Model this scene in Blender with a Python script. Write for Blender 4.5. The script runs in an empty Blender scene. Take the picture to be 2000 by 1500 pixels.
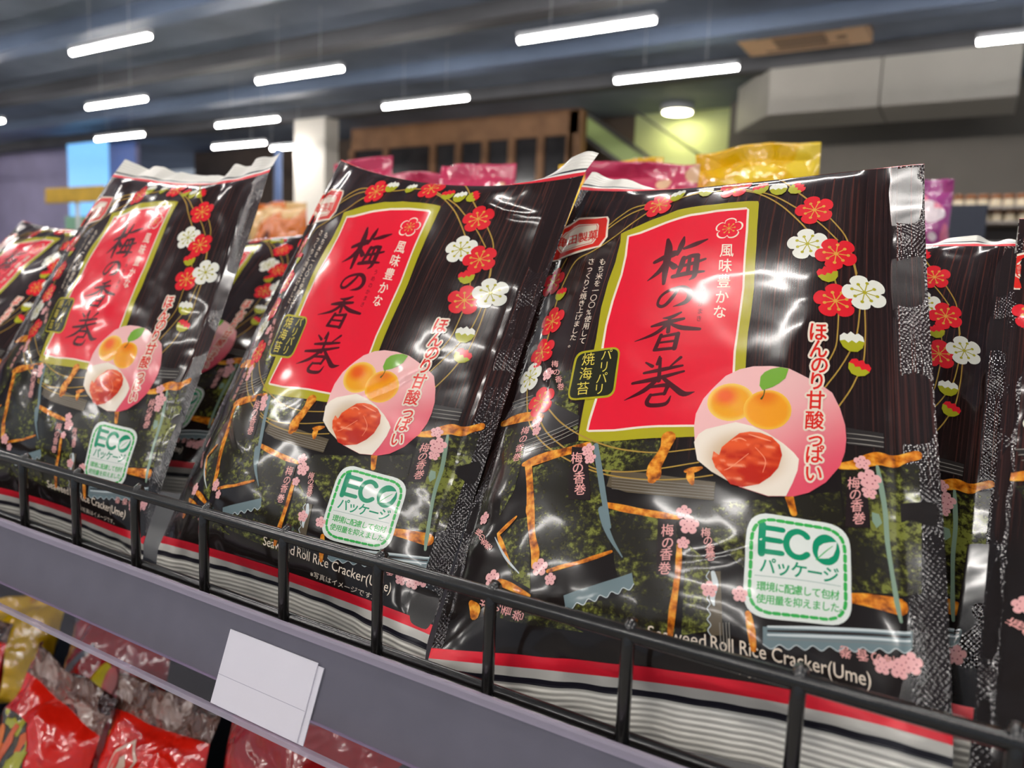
# -*- coding: utf-8 -*-
import bpy, bmesh, math, random
import numpy as np
from mathutils import Matrix, Vector
from mathutils.geometry import delaunay_2d_cdt

S = bpy.context.scene
COL = S.collection
EYE = 1.30                        # height of the lens above the floor

# ------------------------------------------------------------------ camera, world, exposure
def make_camera():
    yaw, pitch, roll = math.radians(59.0817), math.radians(7.4015), math.radians(2.1805)
    f = np.array([-math.cos(yaw)*math.cos(pitch), math.sin(yaw)*math.cos(pitch), -math.sin(pitch)])
    r = np.array([math.sin(yaw), math.cos(yaw), 0.])
    u = np.cross(r, f)
    r2 = r*math.cos(roll)+u*math.sin(roll); u2 = -r*math.sin(roll)+u*math.cos(roll)
    cd = bpy.data.cameras.new('camera'); co = bpy.data.objects.new('camera', cd); COL.objects.link(co)
    m = Matrix.Identity(4)
    for i in range(3):
        m[i][0], m[i][1], m[i][2] = r2[i], u2[i], -f[i]
    m[2][3] = EYE
    co.matrix_world = m
    cd.sensor_fit = 'HORIZONTAL'; cd.sensor_width = 36; cd.lens = 27
    cd.clip_start = .02; cd.clip_end = 200
    cd.dof.use_dof = True; cd.dof.focus_distance = .375; cd.dof.aperture_fstop = 8.5
    S.camera = co
make_camera()
W_ = bpy.data.worlds.new('world'); S.world = W_; W_.use_nodes = True
W_.node_tree.nodes['Background'].inputs[0].default_value = (.75, .85, 1, 1)
W_.node_tree.nodes['Background'].inputs[1].default_value = .35
S.view_settings.view_transform = 'Standard'; S.view_settings.look = 'None'
S.view_settings.gamma = 1; S.view_settings.use_curve_mapping = False
S.view_settings.exposure = 0.08
TUBE_POWER = 74.0
S.cycles.max_bounces = 6; S.cycles.transparent_max_bounces = 10
S.cycles.sample_clamp_indirect = 6
S.cycles.use_denoising = True

# ------------------------------------------------------------------ helpers
def lin(c):
    return tuple((x/255/12.92 if x/255 <= .04045 else ((x/255+.055)/1.055)**2.4) for x in c)

def link(o, parent=None):
    COL.objects.link(o)
    if parent is not None: o.parent = parent
    return o

def empty(name, loc=(0, 0, 0)):
    o = bpy.data.objects.new(name, None); o.empty_display_size = .05; o.location = loc
    return link(o)

def tag(o, label, cat, group=None, kind=None):
    o['label'] = label; o['category'] = cat
    if group: o['group'] = group
    if kind: o['kind'] = kind
    return o

def struct(o):
    o['kind'] = 'structure'; return o

class MB:
    """collects boxes, rods and prisms, then links them as one mesh object"""
    def __init__(self): self.bm = bmesh.new()
    def box(self, lo, hi, bevel=0):
        r = bmesh.ops.create_cube(self.bm, size=1)
        lo, hi = Vector(lo), Vector(hi)
        for v in r['verts']:
            v.co = Vector(((v.co.x+.5)*(hi.x-lo.x)+lo.x, (v.co.y+.5)*(hi.y-lo.y)+lo.y, (v.co.z+.5)*(hi.z-lo.z)+lo.z))
        if bevel:
            es = {e for v in r['verts'] for e in v.link_edges}
            bmesh.ops.bevel(self.bm, geom=list(es), offset=bevel, segments=2, affect='EDGES', profile=.6)
        return self
    def tube(self, pts, rad, seg=12, caps=True):
        pts = [Vector(p) for p in pts]; rings = []
        rads = rad if isinstance(rad, (list, tuple)) else [rad]*len(pts)
        up = Vector((0, 0, 1)); prev = None
        for i, p in enumerate(pts):
            t = (pts[min(i+1, len(pts)-1)]-pts[max(i-1, 0)]).normalized()
            if prev is None:
                a = t.cross(up if abs(t.z) < .9 else Vector((1, 0, 0))).normalized()
            else:
                a = (prev-t*prev.dot(t)).normalized()
            prev = a; b = t.cross(a)
            rings.append([self.bm.verts.new(p+(a*math.cos(2*math.pi*k/seg)+b*math.sin(2*math.pi*k/seg))*rads[i]) for k in range(seg)])
        for q, r in zip(rings, rings[1:]):
            for k in range(seg):
                self.bm.faces.new((q[k], q[(k+1) % seg], r[(k+1) % seg], r[k])).smooth = True
        if caps:
            self.bm.faces.new(rings[0][::-1]); self.bm.faces.new(rings[-1])
        return self
    def prism(self, prof, x0, x1):
        """profile of (y, z) swept along x"""
        a = [self.bm.verts.new((x0, y, z)) for y, z in prof]; b = [self.bm.verts.new((x1, y, z)) for y, z in prof]
        n = len(prof)
        for i in range(n): self.bm.faces.new((a[i], a[(i+1) % n], b[(i+1) % n], b[i]))
        self.bm.faces.new(a[::-1]); self.bm.faces.new(b)
        return self
    def lathe(self, prof, c, seg=20):
        rings = [[self.bm.verts.new((c[0]+r*math.cos(2*math.pi*k/seg), c[1]+r*math.sin(2*math.pi*k/seg), c[2]+z)) for k in range(seg)] for r, z in prof]
        for q, r in zip(rings, rings[1:]):
            for k in range(seg): self.bm.faces.new((q[k], q[(k+1) % seg], r[(k+1) % seg], r[k])).smooth = True
        self.bm.faces.new(rings[0][::-1]); self.bm.faces.new(rings[-1])
        return self
    def build(self, name, mat, parent=None, loc=None):
        bmesh.ops.recalc_face_normals(self.bm, faces=self.bm.faces)
        me = bpy.data.meshes.new(name); self.bm.to_mesh(me); self.bm.free()
        me.materials.append(mat)
        o = bpy.data.objects.new(name, me)
        if loc: o.location = loc
        return link(o, parent)

class NT:
    def __init__(self, name):
        self.m = bpy.data.materials.new(name); self.m.use_nodes = True
        self.t = self.m.node_tree; self.b = self.t.nodes['Principled BSDF']; self.out = self.t.nodes['Material Output']
    def n(self, kind, **kw):
        d = self.t.nodes.new(kind)
        for k, v in kw.items():
            if hasattr(d, k): setattr(d, k, v)
            else: d.inputs[k.replace('_', ' ')].default_value = v
        return d
    def l(self, a, b): self.t.links.new(a, b)

def plain(name, rgb, rough=.5, metal=0, noise=0, scale=30, emit=None, power=0, coat=0, bump=0):
    k = NT(name); b = k.b
    c = lin(rgb)+(1,)
    b.inputs['Base Color'].default_value = c; b.inputs['Roughness'].default_value = rough; b.inputs['Metallic'].default_value = metal
    b.inputs['Coat Weight'].default_value = coat
    if noise or bump:
        tc = k.n('ShaderNodeTexCoord'); nz = k.n('ShaderNodeTexNoise'); nz.inputs['Scale'].default_value = scale; nz.inputs['Detail'].default_value = 4
        k.l(tc.outputs['Object'], nz.inputs['Vector'])
        if noise:
            mx = k.n('ShaderNodeMixRGB'); mx.blend_type = 'MULTIPLY'
            mx.inputs[1].default_value = c
            rp = k.n('ShaderNodeValToRGB'); rp.color_ramp.elements[0].color = (1-noise,)*3+(1,); rp.color_ramp.elements[1].color = (1+noise*.3,)*3+(1,)
            rp.color_ramp.elements[0].position = .3; rp.color_ramp.elements[1].position = .7
            k.l(nz.outputs['Fac'], rp.inputs[0]); k.l(rp.outputs[0], mx.inputs[2]); mx.inputs[0].default_value = 1
            k.l(mx.outputs[0], b.inputs['Base Color'])
        if bump:
            bp = k.n('ShaderNodeBump'); bp.inputs['Strength'].default_value = 1; bp.inputs['Distance'].default_value = bump
            k.l(nz.outputs['Fac'], bp.inputs['Height']); k.l(bp.outputs[0], b.inputs['Normal'])
    if emit is not None:
        b.inputs['Emission Color'].default_value = lin(emit)+(1,); b.inputs['Emission Strength'].default_value = power
    return k.m

# ------------------------------------------------------------------ printed film materials
def film_bump(k, strength=1.0, emboss=False):
    """shallow crinkle of thin plastic, in the bag's own sheet coordinates"""
    uv = k.n('ShaderNodeUVMap'); uv.uv_map = 'sheet'
    n1 = k.n('ShaderNodeTexNoise'); n1.inputs['Scale'].default_value = 24; n1.inputs['Detail'].default_value = 2.0; n1.inputs['Distortion'].default_value = .6
    k.l(uv.outputs[0], n1.inputs['Vector'])
    n2 = k.n('ShaderNodeTexVoronoi'); n2.feature = 'SMOOTH_F1'; n2.inputs['Scale'].default_value = 34; n2.inputs['Smoothness'].default_value = .25
    dn = k.n('ShaderNodeTexNoise'); dn.inputs['Scale'].default_value = 18; k.l(uv.outputs[0], dn.inputs['Vector'])
    ad = k.n('ShaderNodeVectorMath'); ad.operation = 'MULTIPLY_ADD'; ad.inputs[1].default_value = (.05, .05, 0)
    k.l(dn.outputs['Color'], ad.inputs[0]); k.l(uv.outputs[0], ad.inputs[2]); k.l(ad.outputs[0], n2.inputs['Vector'])
    b1 = k.n('ShaderNodeBump'); b1.inputs['Distance'].default_value = .00045*strength; b1.inputs['Strength'].default_value = 1; k.l(n1.outputs['Fac'], b1.inputs['Height'])
    b2 = k.n('ShaderNodeBump'); b2.inputs['Distance'].default_value = .00035*strength; b2.inputs['Strength'].default_value = .55; k.l(n2.outputs['Distance'], b2.inputs['Height']); k.l(b1.outputs[0], b2.inputs['Normal'])
    last = b2
    if emboss:
        mp = k.n('ShaderNodeMapping'); mp.inputs['Rotation'].default_value = (0, 0, .6); mp.inputs['Scale'].default_value = (640, 640, 1); k.l(uv.outputs[0], mp.inputs['Vector'])
        v = k.n('ShaderNodeTexVoronoi'); v.feature = 'SMOOTH_F1'; v.inputs['Scale'].default_value = 1; v.inputs['Randomness'].default_value = .35; v.inputs['Smoothness'].default_value = .6
        k.l(mp.outputs[0], v.inputs['Vector'])
        b3 = k.n('ShaderNodeBump'); b3.inputs['Distance'].default_value = .00028; b3.inputs['Strength'].default_value = 1; k.l(v.outputs['Distance'], b3.inputs['Height']); k.l(b2.outputs[0], b3.inputs['Normal'])
        last = b3
    return uv, last

def film_finish(k, bump, rough=.13):
    k.b.inputs['Roughness'].default_value = rough
    k.b.inputs['IOR'].default_value = 1.36
    k.b.inputs['Coat Weight'].default_value = .5; k.b.inputs['Coat Roughness'].default_value = .08; k.b.inputs['Coat IOR'].default_value = 1.42
    k.l(bump.outputs[0], k.b.inputs['Normal']); k.l(bump.outputs[0], k.b.inputs['Coat Normal'])

def mat_print():
    k = NT('printed_film'); uv, bp = film_bump(k)
    a = k.n('ShaderNodeAttribute'); a.attribute_name = 'ink'; k.l(a.outputs['Color'], k.b.inputs['Base Color'])
    film_finish(k, bp, .22); return k.m

def mat_nori():
    k = NT('printed_seaweed'); uv, bp = film_bump(k)
    nz = k.n('ShaderNodeTexNoise'); nz.inputs['Scale'].default_value = 330; nz.inputs['Detail'].default_value = 5; nz.inputs['Roughness'].default_value = .7
    big = k.n('ShaderNodeTexNoise'); big.inputs['Scale'].default_value = 45; big.inputs['Detail'].default_value = 2
    k.l(uv.outputs[0], nz.inputs['Vector']); k.l(uv.outputs[0], big.inputs['Vector'])
    mu = k.n('ShaderNodeMath'); mu.operation = 'MULTIPLY_ADD'; mu.inputs[1].default_value = .73; k.l(big.outputs['Fac'], mu.inputs[0]); k.l(nz.outputs['Fac'], mu.inputs[2])
    rp = k.n('ShaderNodeValToRGB'); e = rp.color_ramp.elements
    e[0].position = .84; e[0].color = lin((34, 30, 20))+(1,); e[1].position = .94; e[1].color = lin((66, 66, 26))+(1,)
    x = e.new(1.0); x.color = lin((120, 124, 52))+(1,)
    k.l(mu.outputs[0], rp.inputs[0]); k.l(rp.outputs[0], k.b.inputs['Base Color'])
    film_finish(k, bp, .25); return k.m

def mat_cracker():
    k = NT('printed_cracker_edge'); uv, bp = film_bump(k)
    nz = k.n('ShaderNodeTexNoise'); nz.inputs['Scale'].default_value = 240; nz.inputs['Detail'].default_value = 4
    k.l(uv.outputs[0], nz.inputs['Vector'])
    rp = k.n('ShaderNodeValToRGB'); e = rp.color_ramp.elements
    e[0].position = .32; e[0].color = lin((120, 52, 8))+(1,); e[1].position = .66; e[1].color = lin((246, 178, 60))+(1,)
    x = e.new(.48); x.color = lin((216, 122, 20))+(1,)
    k.l(nz.outputs['Fac'], rp.inputs[0]); k.l(rp.outputs[0], k.b.inputs['Base Color'])
    film_finish(k, bp, .25); return k.m

def mat_wood_film(emboss=False):
    k = NT('dark_film_embossed' if emboss else 'dark_film'); uv, bp = film_bump(k, 1, emboss)
    mp = k.n('ShaderNodeMapping'); mp.inputs['Scale'].default_value = (820, 6, 1); k.l(uv.outputs[0], mp.inputs['Vector'])
    nz = k.n('ShaderNodeTexNoise'); nz.inputs['Scale'].default_value = 1; nz.inputs['Detail'].default_value = 3; k.l(mp.outputs[0], nz.inputs['Vector'])
    rp = k.n('ShaderNodeValToRGB'); e = rp.color_ramp.elements
    e[0].position = .42; e[0].color = lin((34, 22, 21))+(1,); e[1].position = .76; e[1].color = lin((98, 50, 40))+(1,)
    x = e.new(.57); x.color = lin((48, 31, 29))+(1,)
    k.l(nz.outputs['Fac'], rp.inputs[0])
    # the lower part of the sheet, round the cracker photograph, is plain black
    sp = k.n('ShaderNodeSeparateXYZ'); k.l(uv.outputs[0], sp.inputs[0])
    mr = k.n('ShaderNodeMapRange'); mr.inputs['From Min'].default_value = .085; mr.inputs['From Max'].default_value = .125; k.l(sp.outputs['Y'], mr.inputs['Value'])
    mx = k.n('ShaderNodeMixRGB'); mx.inputs[1].default_value = lin((31, 25, 23))+(1,); k.l(mr.outputs[0], mx.inputs[0]); k.l(rp.outputs[0], mx.inputs[2])
    k.l(mx.outputs[0], k.b.inputs['Base Color'])
    film_finish(k, bp, .16 if not emboss else .12)
    if emboss: k.b.inputs['Coat Roughness'].default_value = .03; k.b.inputs['Coat Weight'].default_value = 1
    return k.m

def mat_seal():
    """heat-seal strip: printed ink with fine ribs pressed across it"""
    k = NT('ribbed_seal')
    uv = k.n('ShaderNodeUVMap'); uv.uv_map = 'sheet'
    a = k.n('ShaderNodeAttribute'); a.attribute_name = 'ink'
    sp = k.n('ShaderNodeSeparateXYZ'); k.l(uv.outputs[0], sp.inputs[0])
    m = k.n('ShaderNodeMath'); m.operation = 'MULTIPLY'; m.inputs[1].default_value = 2*math.pi/.0026; k.l(sp.outputs['Y'], m.inputs[0])
    s = k.n('ShaderNodeMath'); s.operation = 'SINE'; k.l(m.outputs[0], s.inputs[0])
    nz = k.n('ShaderNodeTexNoise'); nz.inputs['Scale'].default_value = 70; k.l(uv.outputs[0], nz.inputs['Vector'])
    b0 = k.n('ShaderNodeBump'); b0.inputs['Distance'].default_value = .0006; k.l(nz.outputs['Fac'], b0.inputs['Height'])
    b1 = k.n('ShaderNodeBump'); b1.inputs['Distance'].default_value = .00016
    ab = k.n('ShaderNodeMath'); ab.operation = 'ABSOLUTE'; k.l(sp.outputs['Y'], ab.inputs[0])
    gt = k.n('ShaderNodeMath'); gt.operation = 'GREATER_THAN'; gt.inputs[1].default_value = .0066; k.l(ab.outputs[0], gt.inputs[0])
    ms = k.n('ShaderNodeMath'); ms.operation = 'MULTIPLY'; k.l(gt.outputs[0], ms.inputs[0]); k.l(s.outputs[0], ms.inputs[1]); k.l(ms.outputs[0], b1.inputs['Height']); k.l(b0.outputs[0], b1.inputs['Normal'])
    k.l(a.outputs['Color'], k.b.inputs['Base Color'])
    k.b.inputs['Metallic'].default_value = .1; k.b.inputs['Roughness'].default_value = .35
    k.l(b1.outputs[0], k.b.inputs['Normal'])
    return k.m

M_PRINT, M_NORI, M_CRACK, M_FILM, M_EMB, M_SEAL = mat_print(), mat_nori(), mat_cracker(), mat_wood_film(), mat_wood_film(True), mat_seal()

# ------------------------------------------------------------------ the printed design of the cracker bag
# every entry is drawn in millimetres on the sheet: u from the left edge, v up from the bottom seal line
DESIGN = [
['p','label_panel','gold',2,[[49.6,224.6],[56.9,227.1],[67.5,232],[74.8,234.3],[81.8,236.7],[89.2,237.7],[96.4,238.8],[103.8,238.8],[110.9,239],[121.4,239],[126.6,238.4],[127.4,236.2],[128.6,226.7],[129.5,217.8],[130.6,207.7],[131.6,193.3],[132.3,181.8],[132.3,167.8],[131.9,156.3],[132.1,149.3],[132.3,142.4],[132.5,135.6],[132.5,128.8],[132.6,122.2],[132.6,115.7],[132.6,108.5],[132.7,101.4],[126.8,101.2],[120.8,101.1],[114.7,101.1],[108.5,100.8],[102.2,100.7],[95.8,100.6],[90,100.3],[84,100.1],[76.3,100.2],[68.2,100.5],[59.1,101.9],[58.5,104.7],[58.1,113.7],[57.7,122.8],[56.7,135.7],[56.2,145.2],[55.5,154.8],[55.3,158.6],[54.2,168.1],[52.9,177.9],[52.7,185.6],[52.4,193.6],[53,205.6],[51.7,218.3]],0],
['p','label_panel','cream',3,[[55,222.1],[62.4,223.6],[69.6,226.2],[76.7,228.8],[83.8,230.7],[90.8,232.6],[98,233.4],[105,234.2],[113.1,234.2],[121,234.4],[123,232.7],[125,218.1],[126.2,203],[127.3,189.6],[127.9,181.9],[127.9,170.7],[127.8,162.2],[127.7,153.9],[127.6,145.7],[128.1,133.4],[128.1,125.7],[128.2,118.1],[128.2,106.2],[120.9,106],[113.4,105.9],[105.8,105.9],[97.9,106.1],[89.1,105.8],[83.1,105.4],[76.9,105.2],[70.5,105.5],[63.7,105.9],[62.2,106.7],[62.2,112.5],[63.2,123.5],[62.4,132.8],[61.5,142.3],[59.8,154.2],[58.8,165.6],[58.6,173.2],[58.4,180.9],[58.9,188.6],[59.3,196.5],[58.1,208.9]],0],
['p','label_panel','red',4,[[56.6,221.1],[63.4,222.1],[70.6,224.6],[77.6,227.2],[84.7,229.1],[91.6,230.9],[98.7,231.7],[105.6,232.5],[113.6,232.6],[121.3,232.7],[121.9,232.7],[123.8,218.3],[125.2,203.2],[126.3,189.7],[126.9,182],[126.9,170.9],[126.8,158.2],[126.6,145.8],[127.1,133.4],[127.2,125.7],[127.3,118.1],[127.5,106.9],[120.8,107],[113.3,107],[105.7,107],[97.7,107.2],[88.9,106.9],[82.8,106.6],[76.7,106.3],[63.5,107],[63.3,106.6],[63.5,112.1],[64.5,123.1],[63.7,132.5],[62.8,142],[61.2,153.9],[60.1,165.1],[60,172.6],[59.8,180.3],[60.3,188],[60.7,195.9],[59.6,208.4]],0],
['s','label_panel/brush_lettering','maroon',5,[[78.6,201.4,2.4],[83.8,204,3.5],[88.2,205.5,4.3],[91,206.8,1.6]],0],
['s','label_panel/brush_lettering','maroon',5,[[82.4,215.6,1.8],[84.7,208.4,4.5],[85.8,196.8,3.7],[86.9,187,1.9]],0],
['s','label_panel/brush_lettering','maroon',5,[[85.7,200.9,3.7],[82.5,194.8,2.9],[77.2,190.1,0.6]],0],
['s','label_panel/brush_lettering','maroon',5,[[86.2,200.8,2],[90.6,196.9,3.6]],0],
['s','label_panel/brush_lettering','maroon',5,[[91.6,216.1,1.1],[91.5,211,3.3],[90.5,204.8,1.7]],0],
['s','label_panel/brush_lettering','maroon',5,[[93.4,208.4,1.7],[99.3,210.8,3.1],[104.8,213.3,1.1]],0],
['s','label_panel/brush_lettering','maroon',5,[[94.5,202.3,2.8],[94.1,196.7,3],[93,191.6,1.5]],0],
['s','label_panel/brush_lettering','maroon',5,[[94.1,201.1,2],[98.1,203.2,2.4],[101.6,203,3.2]],0],
['s','label_panel/brush_lettering','maroon',5,[[101.5,203.2,3],[102.1,196.7,3.2],[102.3,190.3,2.6],[100.3,188,0.7]],0],
['s','label_panel/brush_lettering','maroon',5,[[92.9,196.8,1.7],[99.8,198.3,2.2],[106.2,200.5,1.5]],0],
['s','label_panel/brush_lettering','maroon',5,[[91,190.8,2.4],[98.3,192.2,2.8],[106.8,192.7,1.3]],0],
['s','label_panel/brush_lettering','maroon',5,[[97.8,202.4,2],[98.5,193,2.2]],0],
['s','label_panel/brush_lettering','maroon',5,[[95.5,182.2,1.6],[93.3,177.8,2.2],[90.7,174.1,2.1],[88.2,173.2,1.9],[86.2,174.9,1.5],[86.7,178.7,1.6],[89.5,181.6,1.8],[94,183.3,2],[98.3,183.3,2.6],[101.5,180.7,3],[102.2,177.2,3],[100.2,174.2,2.4],[94.8,172.4,0.43]],0],
['s','label_panel/brush_lettering','maroon',5,[[99.5,168.5,1.1],[95,166.3,2.1],[90.8,166,0.7]],0],
['s','label_panel/brush_lettering','maroon',5,[[85.6,161.8,1.3],[92.3,163.2,2.7],[101.4,164.7,1.6]],0],
['s','label_panel/brush_lettering','maroon',5,[[94.1,166.2,1.7],[94.7,157.7,2.1]],0],
['s','label_panel/brush_lettering','maroon',5,[[93.5,162.2,2.1],[88.1,157.4,2.1],[78.2,154,0.43]],0],
['s','label_panel/brush_lettering','maroon',5,[[95,162.4,1.2],[101.2,159.6,2.6],[109.9,158.3,1.7]],0],
['s','label_panel/brush_lettering','maroon',5,[[91.5,156.2,1.9],[89.7,148.3,2.2]],0],
['s','label_panel/brush_lettering','maroon',5,[[91.9,155.2,1.5],[99.8,156.4,1.9]],0],
['s','label_panel/brush_lettering','maroon',5,[[99.8,156.4,2.3],[99.3,148,2.4]],0],
['s','label_panel/brush_lettering','maroon',5,[[91,151.9,1.2],[98.7,152.3,1.4]],0],
['s','label_panel/brush_lettering','maroon',5,[[89.4,148,1.8],[98.7,148.2,1.7]],0],
['s','label_panel/brush_lettering','maroon',5,[[86.4,141.2,0.9],[90,138.8,1.9]],0],
['s','label_panel/brush_lettering','maroon',5,[[92.8,144,1.1],[92.3,139.9,1.7]],0],
['s','label_panel/brush_lettering','maroon',5,[[103.1,142.8,1.7],[98.8,138.2,0.9]],0],
['s','label_panel/brush_lettering','maroon',5,[[86.5,135.3,1.4],[95.3,136.7,2.2],[104.5,138.3,1.2]],0],
['s','label_panel/brush_lettering','maroon',5,[[81.7,130,1.5],[92.4,131.7,2.4],[105.5,135.2,1.2]],0],
['s','label_panel/brush_lettering','maroon',5,[[93.4,143,1.3],[94.4,130.6,2.1]],0],
['s','label_panel/brush_lettering','maroon',5,[[93.4,131.3,2.1],[87.8,125.5,2.4],[79.2,121.2,0.4]],0],
['s','label_panel/brush_lettering','maroon',5,[[96.7,131.6,1.8],[102.8,126.1,2.7],[107,123.1,2.8],[111.4,124.1,0.5]],0],
['s','label_panel/brush_lettering','maroon',5,[[90.5,127.3,1.3],[97.5,128.1,2.1],[99.1,126.8,1.8]],0],
['s','label_panel/brush_lettering','maroon',5,[[98.9,127.1,1.9],[98,123.4,1.7]],0],
['s','label_panel/brush_lettering','maroon',5,[[91.9,123,1.4],[98.3,123.7,1.5]],0],
['s','label_panel/brush_lettering','maroon',5,[[91.6,123.1,1.8],[90.4,119.5,2.1],[92.4,117.6,2.2],[99.2,118.1,2],[101.1,122.2,0.5]],0],
['t','label_panel/small_lettering','maroon',5,'う',[107.9,186.1],[3.1,-0.11],[-0.35,3.7],0,None],
['t','label_panel/small_lettering','maroon',5,'め',[108.1,181.7],[3,-0.1],[-0.33,3.7],0,None],
['t','label_panel/small_lettering','maroon',5,'の',[108.3,177.2],[3,-0.09],[-0.3,3.6],0,None],
['t','label_panel/small_lettering','maroon',5,'か',[108.5,172.9],[3,-0.08],[-0.28,3.6],0,None],
['t','label_panel/small_lettering','maroon',5,'ま',[108.7,168.6],[3,-0.07],[-0.26,3.6],0,None],
['t','label_panel/small_lettering','maroon',5,'き',[108.8,164.3],[2.9,-0.05],[-0.25,3.5],0,None],
['t','label_panel/small_lettering','cream',5,'風',[116.3,205.2],[7,-0.21],[-1.1,9],0.012,None],
['t','label_panel/small_lettering','cream',5,'味',[117,195.5],[6.8,-0.14],[-0.9,8.7],0.012,None],
['t','label_panel/small_lettering','cream',5,'豊',[117.7,186.1],[6.7,-0.07],[-0.8,8.4],0.012,None],
['t','label_panel/small_lettering','cream',5,'か',[118,176.7],[6.5,-0.02],[-0.7,8.2],0.012,None],
['t','label_panel/small_lettering','cream',5,'な',[118,168],[6.4,0.03],[-0.6,8],0.012,None],
['f','label_panel/plum_emblem','emblem',5,[114.8,219.9],7.4,0],
['p','flavour_badge','gold',6,[[45.1,146.9],[45.2,148.9],[45.8,150.5],[46.8,151.6],[48.4,152.2],[50.4,152.3],[58.5,152.1],[66.3,151.9],[68.2,151.7],[69.6,150.9],[70.7,149.8],[71.5,148.2],[71.8,146.1],[72.6,137.6],[73.2,129.1],[73.2,127.1],[72.7,125.6],[71.8,124.5],[70.4,123.8],[68.6,123.7],[60.8,123.8],[52.5,124.1],[50.5,124.5],[48.8,125.2],[47.6,126.4],[46.8,128],[46.4,130],[45.8,138.4]],0],
['p','flavour_badge','greenblack',7,[[46.6,146.4],[46.6,148.1],[47.1,149.4],[48,150.3],[49.2,150.8],[50.9,151],[58.8,150.8],[66.4,150.8],[67.9,150.6],[69.1,150],[70,149.1],[70.6,147.8],[70.9,146.1],[71.5,137.7],[72.1,129.4],[72.1,127.8],[71.7,126.5],[70.9,125.6],[69.8,125],[68.3,124.9],[60.5,125],[52.5,125.2],[50.8,125.5],[49.4,126],[48.4,127],[47.8,128.3],[47.5,129.9],[47.1,138.1]],0],
['t','flavour_badge/badge_lettering','yellowgold',8,'パ',[64.3,147.8],[6.6,-0.29],[-1,6.8],0,None],
['t','flavour_badge/badge_lettering','yellowgold',8,'リ',[64.4,141.1],[6.5,-0.25],[-0.9,6.7],0,None],
['t','flavour_badge/badge_lettering','yellowgold',8,'パ',[64.5,134.8],[6.5,-0.22],[-0.9,6.7],0,None],
['t','flavour_badge/badge_lettering','yellowgold',8,'リ',[64.4,128.8],[6.4,-0.19],[-0.9,6.6],0,None],
['t','flavour_badge/badge_lettering','yellowgold',8,'焼',[53.9,146.8],[7.9,-0.49],[-1.3,7.8],0,None],
['t','flavour_badge/badge_lettering','yellowgold',8,'海',[54.5,138.6],[7.8,-0.43],[-1.2,7.7],0,None],
['t','flavour_badge/badge_lettering','yellowgold',8,'苔',[54.9,130.2],[7.7,-0.37],[-1.2,7.6],0,None],
['t','side_note','cream',3,'も',[43.4,207.6],[5.2,-0.6],[-0.7,4.6],0,None],
['t','side_note','cream',3,'ち',[43.9,202.9],[5.1,-0.6],[-0.7,4.5],0,None],
['t','side_note','cream',3,'米',[44.4,198.3],[5.1,-0.6],[-0.6,4.5],0,None],
['t','side_note','cream',3,'を',[44.8,193.8],[5,-0.6],[-0.6,4.4],0,None],
['t','side_note','cream',3,'一',[45.1,189.3],[5,-0.6],[-0.5,4.4],0,None],
['t','side_note','cream',3,'〇',[45.5,184.8],[4.9,-0.6],[-0.45,4.3],0,None],
['t','side_note','cream',3,'〇',[45.7,180.4],[4.9,-0.6],[-0.42,4.3],0,None],
['t','side_note','cream',3,'%',[46,176],[4.8,-0.6],[-0.38,4.3],0,None],
['t','side_note','cream',3,'使',[46.2,171.7],[4.8,-0.6],[-0.35,4.2],0,None],
['t','side_note','cream',3,'用',[46.4,167.4],[4.7,-0.6],[-0.32,4.2],0,None],
['t','side_note','cream',3,'し',[46.5,163.1],[4.7,-0.5],[-0.3,4.2],0,None],
['t','side_note','cream',3,'て',[46.7,158.8],[4.7,-0.5],[-0.27,4.1],0,None],
['t','side_note','cream',3,'さ',[34.8,209],[5.3,-0.7],[-0.8,4.4],0,None],
['t','side_note','cream',3,'っ',[35.4,204.5],[5.2,-0.7],[-0.7,4.4],0,None],
['t','side_note','cream',3,'く',[36.1,200.1],[5.2,-0.7],[-0.7,4.3],0,None],
['t','side_note','cream',3,'り',[36.6,195.7],[5.1,-0.7],[-0.6,4.3],0,None],
['t','side_note','cream',3,'と',[37.2,191.4],[5.1,-0.7],[-0.6,4.2],0,None],
['t','side_note','cream',3,'焼',[37.6,187.1],[5,-0.7],[-0.5,4.2],0,None],
['t','side_note','cream',3,'き',[38.1,182.8],[5,-0.7],[-0.49,4.2],0,None],
['t','side_note','cream',3,'上',[38.5,178.6],[4.9,-0.6],[-0.46,4.1],0,None],
['t','side_note','cream',3,'げ',[38.9,174.3],[4.9,-0.6],[-0.42,4.1],0,None],
['t','side_note','cream',3,'ま',[39.2,170.2],[4.8,-0.6],[-0.39,4.1],0,None],
['t','side_note','cream',3,'し',[39.5,166],[4.8,-0.6],[-0.37,4],0,None],
['t','side_note','cream',3,'た',[39.8,161.9],[4.7,-0.6],[-0.34,4],0,None],
['t','side_note','cream',3,'。',[40.1,157.8],[4.7,-0.6],[-0.32,4],0,None],
['t','product_name','cream',3,'Roll Rice Cracker(Ume)@R7.9',[125.5,13.8],[7,-0.31],[-0.16,6.7],0,None],
['t','product_name','cream',3,'Seaweed@L3.1',[123.7,13.9],[7.1,-0.2],[-0.16,6.7],0,None],
['t','product_name','cream',3,'※写真はイメージです。@R11',[135,6.3],[3.4,-0.07],[0.02,3.2],0,None],
['p','brand_mark','cream',4,[[33,239.3],[35.4,236.9],[40.2,224.1],[37.6,218.1],[28.9,217],[19.6,216.1],[0.04,214.2],[-7,218.4],[-8.9,226.7],[-4.1,233.4],[9.6,240.1],[21.8,239.7]],0],
['p','brand_mark','logored',5,[[32.1,238.6],[34.3,236.3],[38.6,224.3],[35.9,218.9],[19.2,217.5],[0.8,215],[-5.8,219.1],[-7.3,226.9],[-2.3,233.1],[10.3,238.8],[21.6,238.6]],0],
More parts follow.
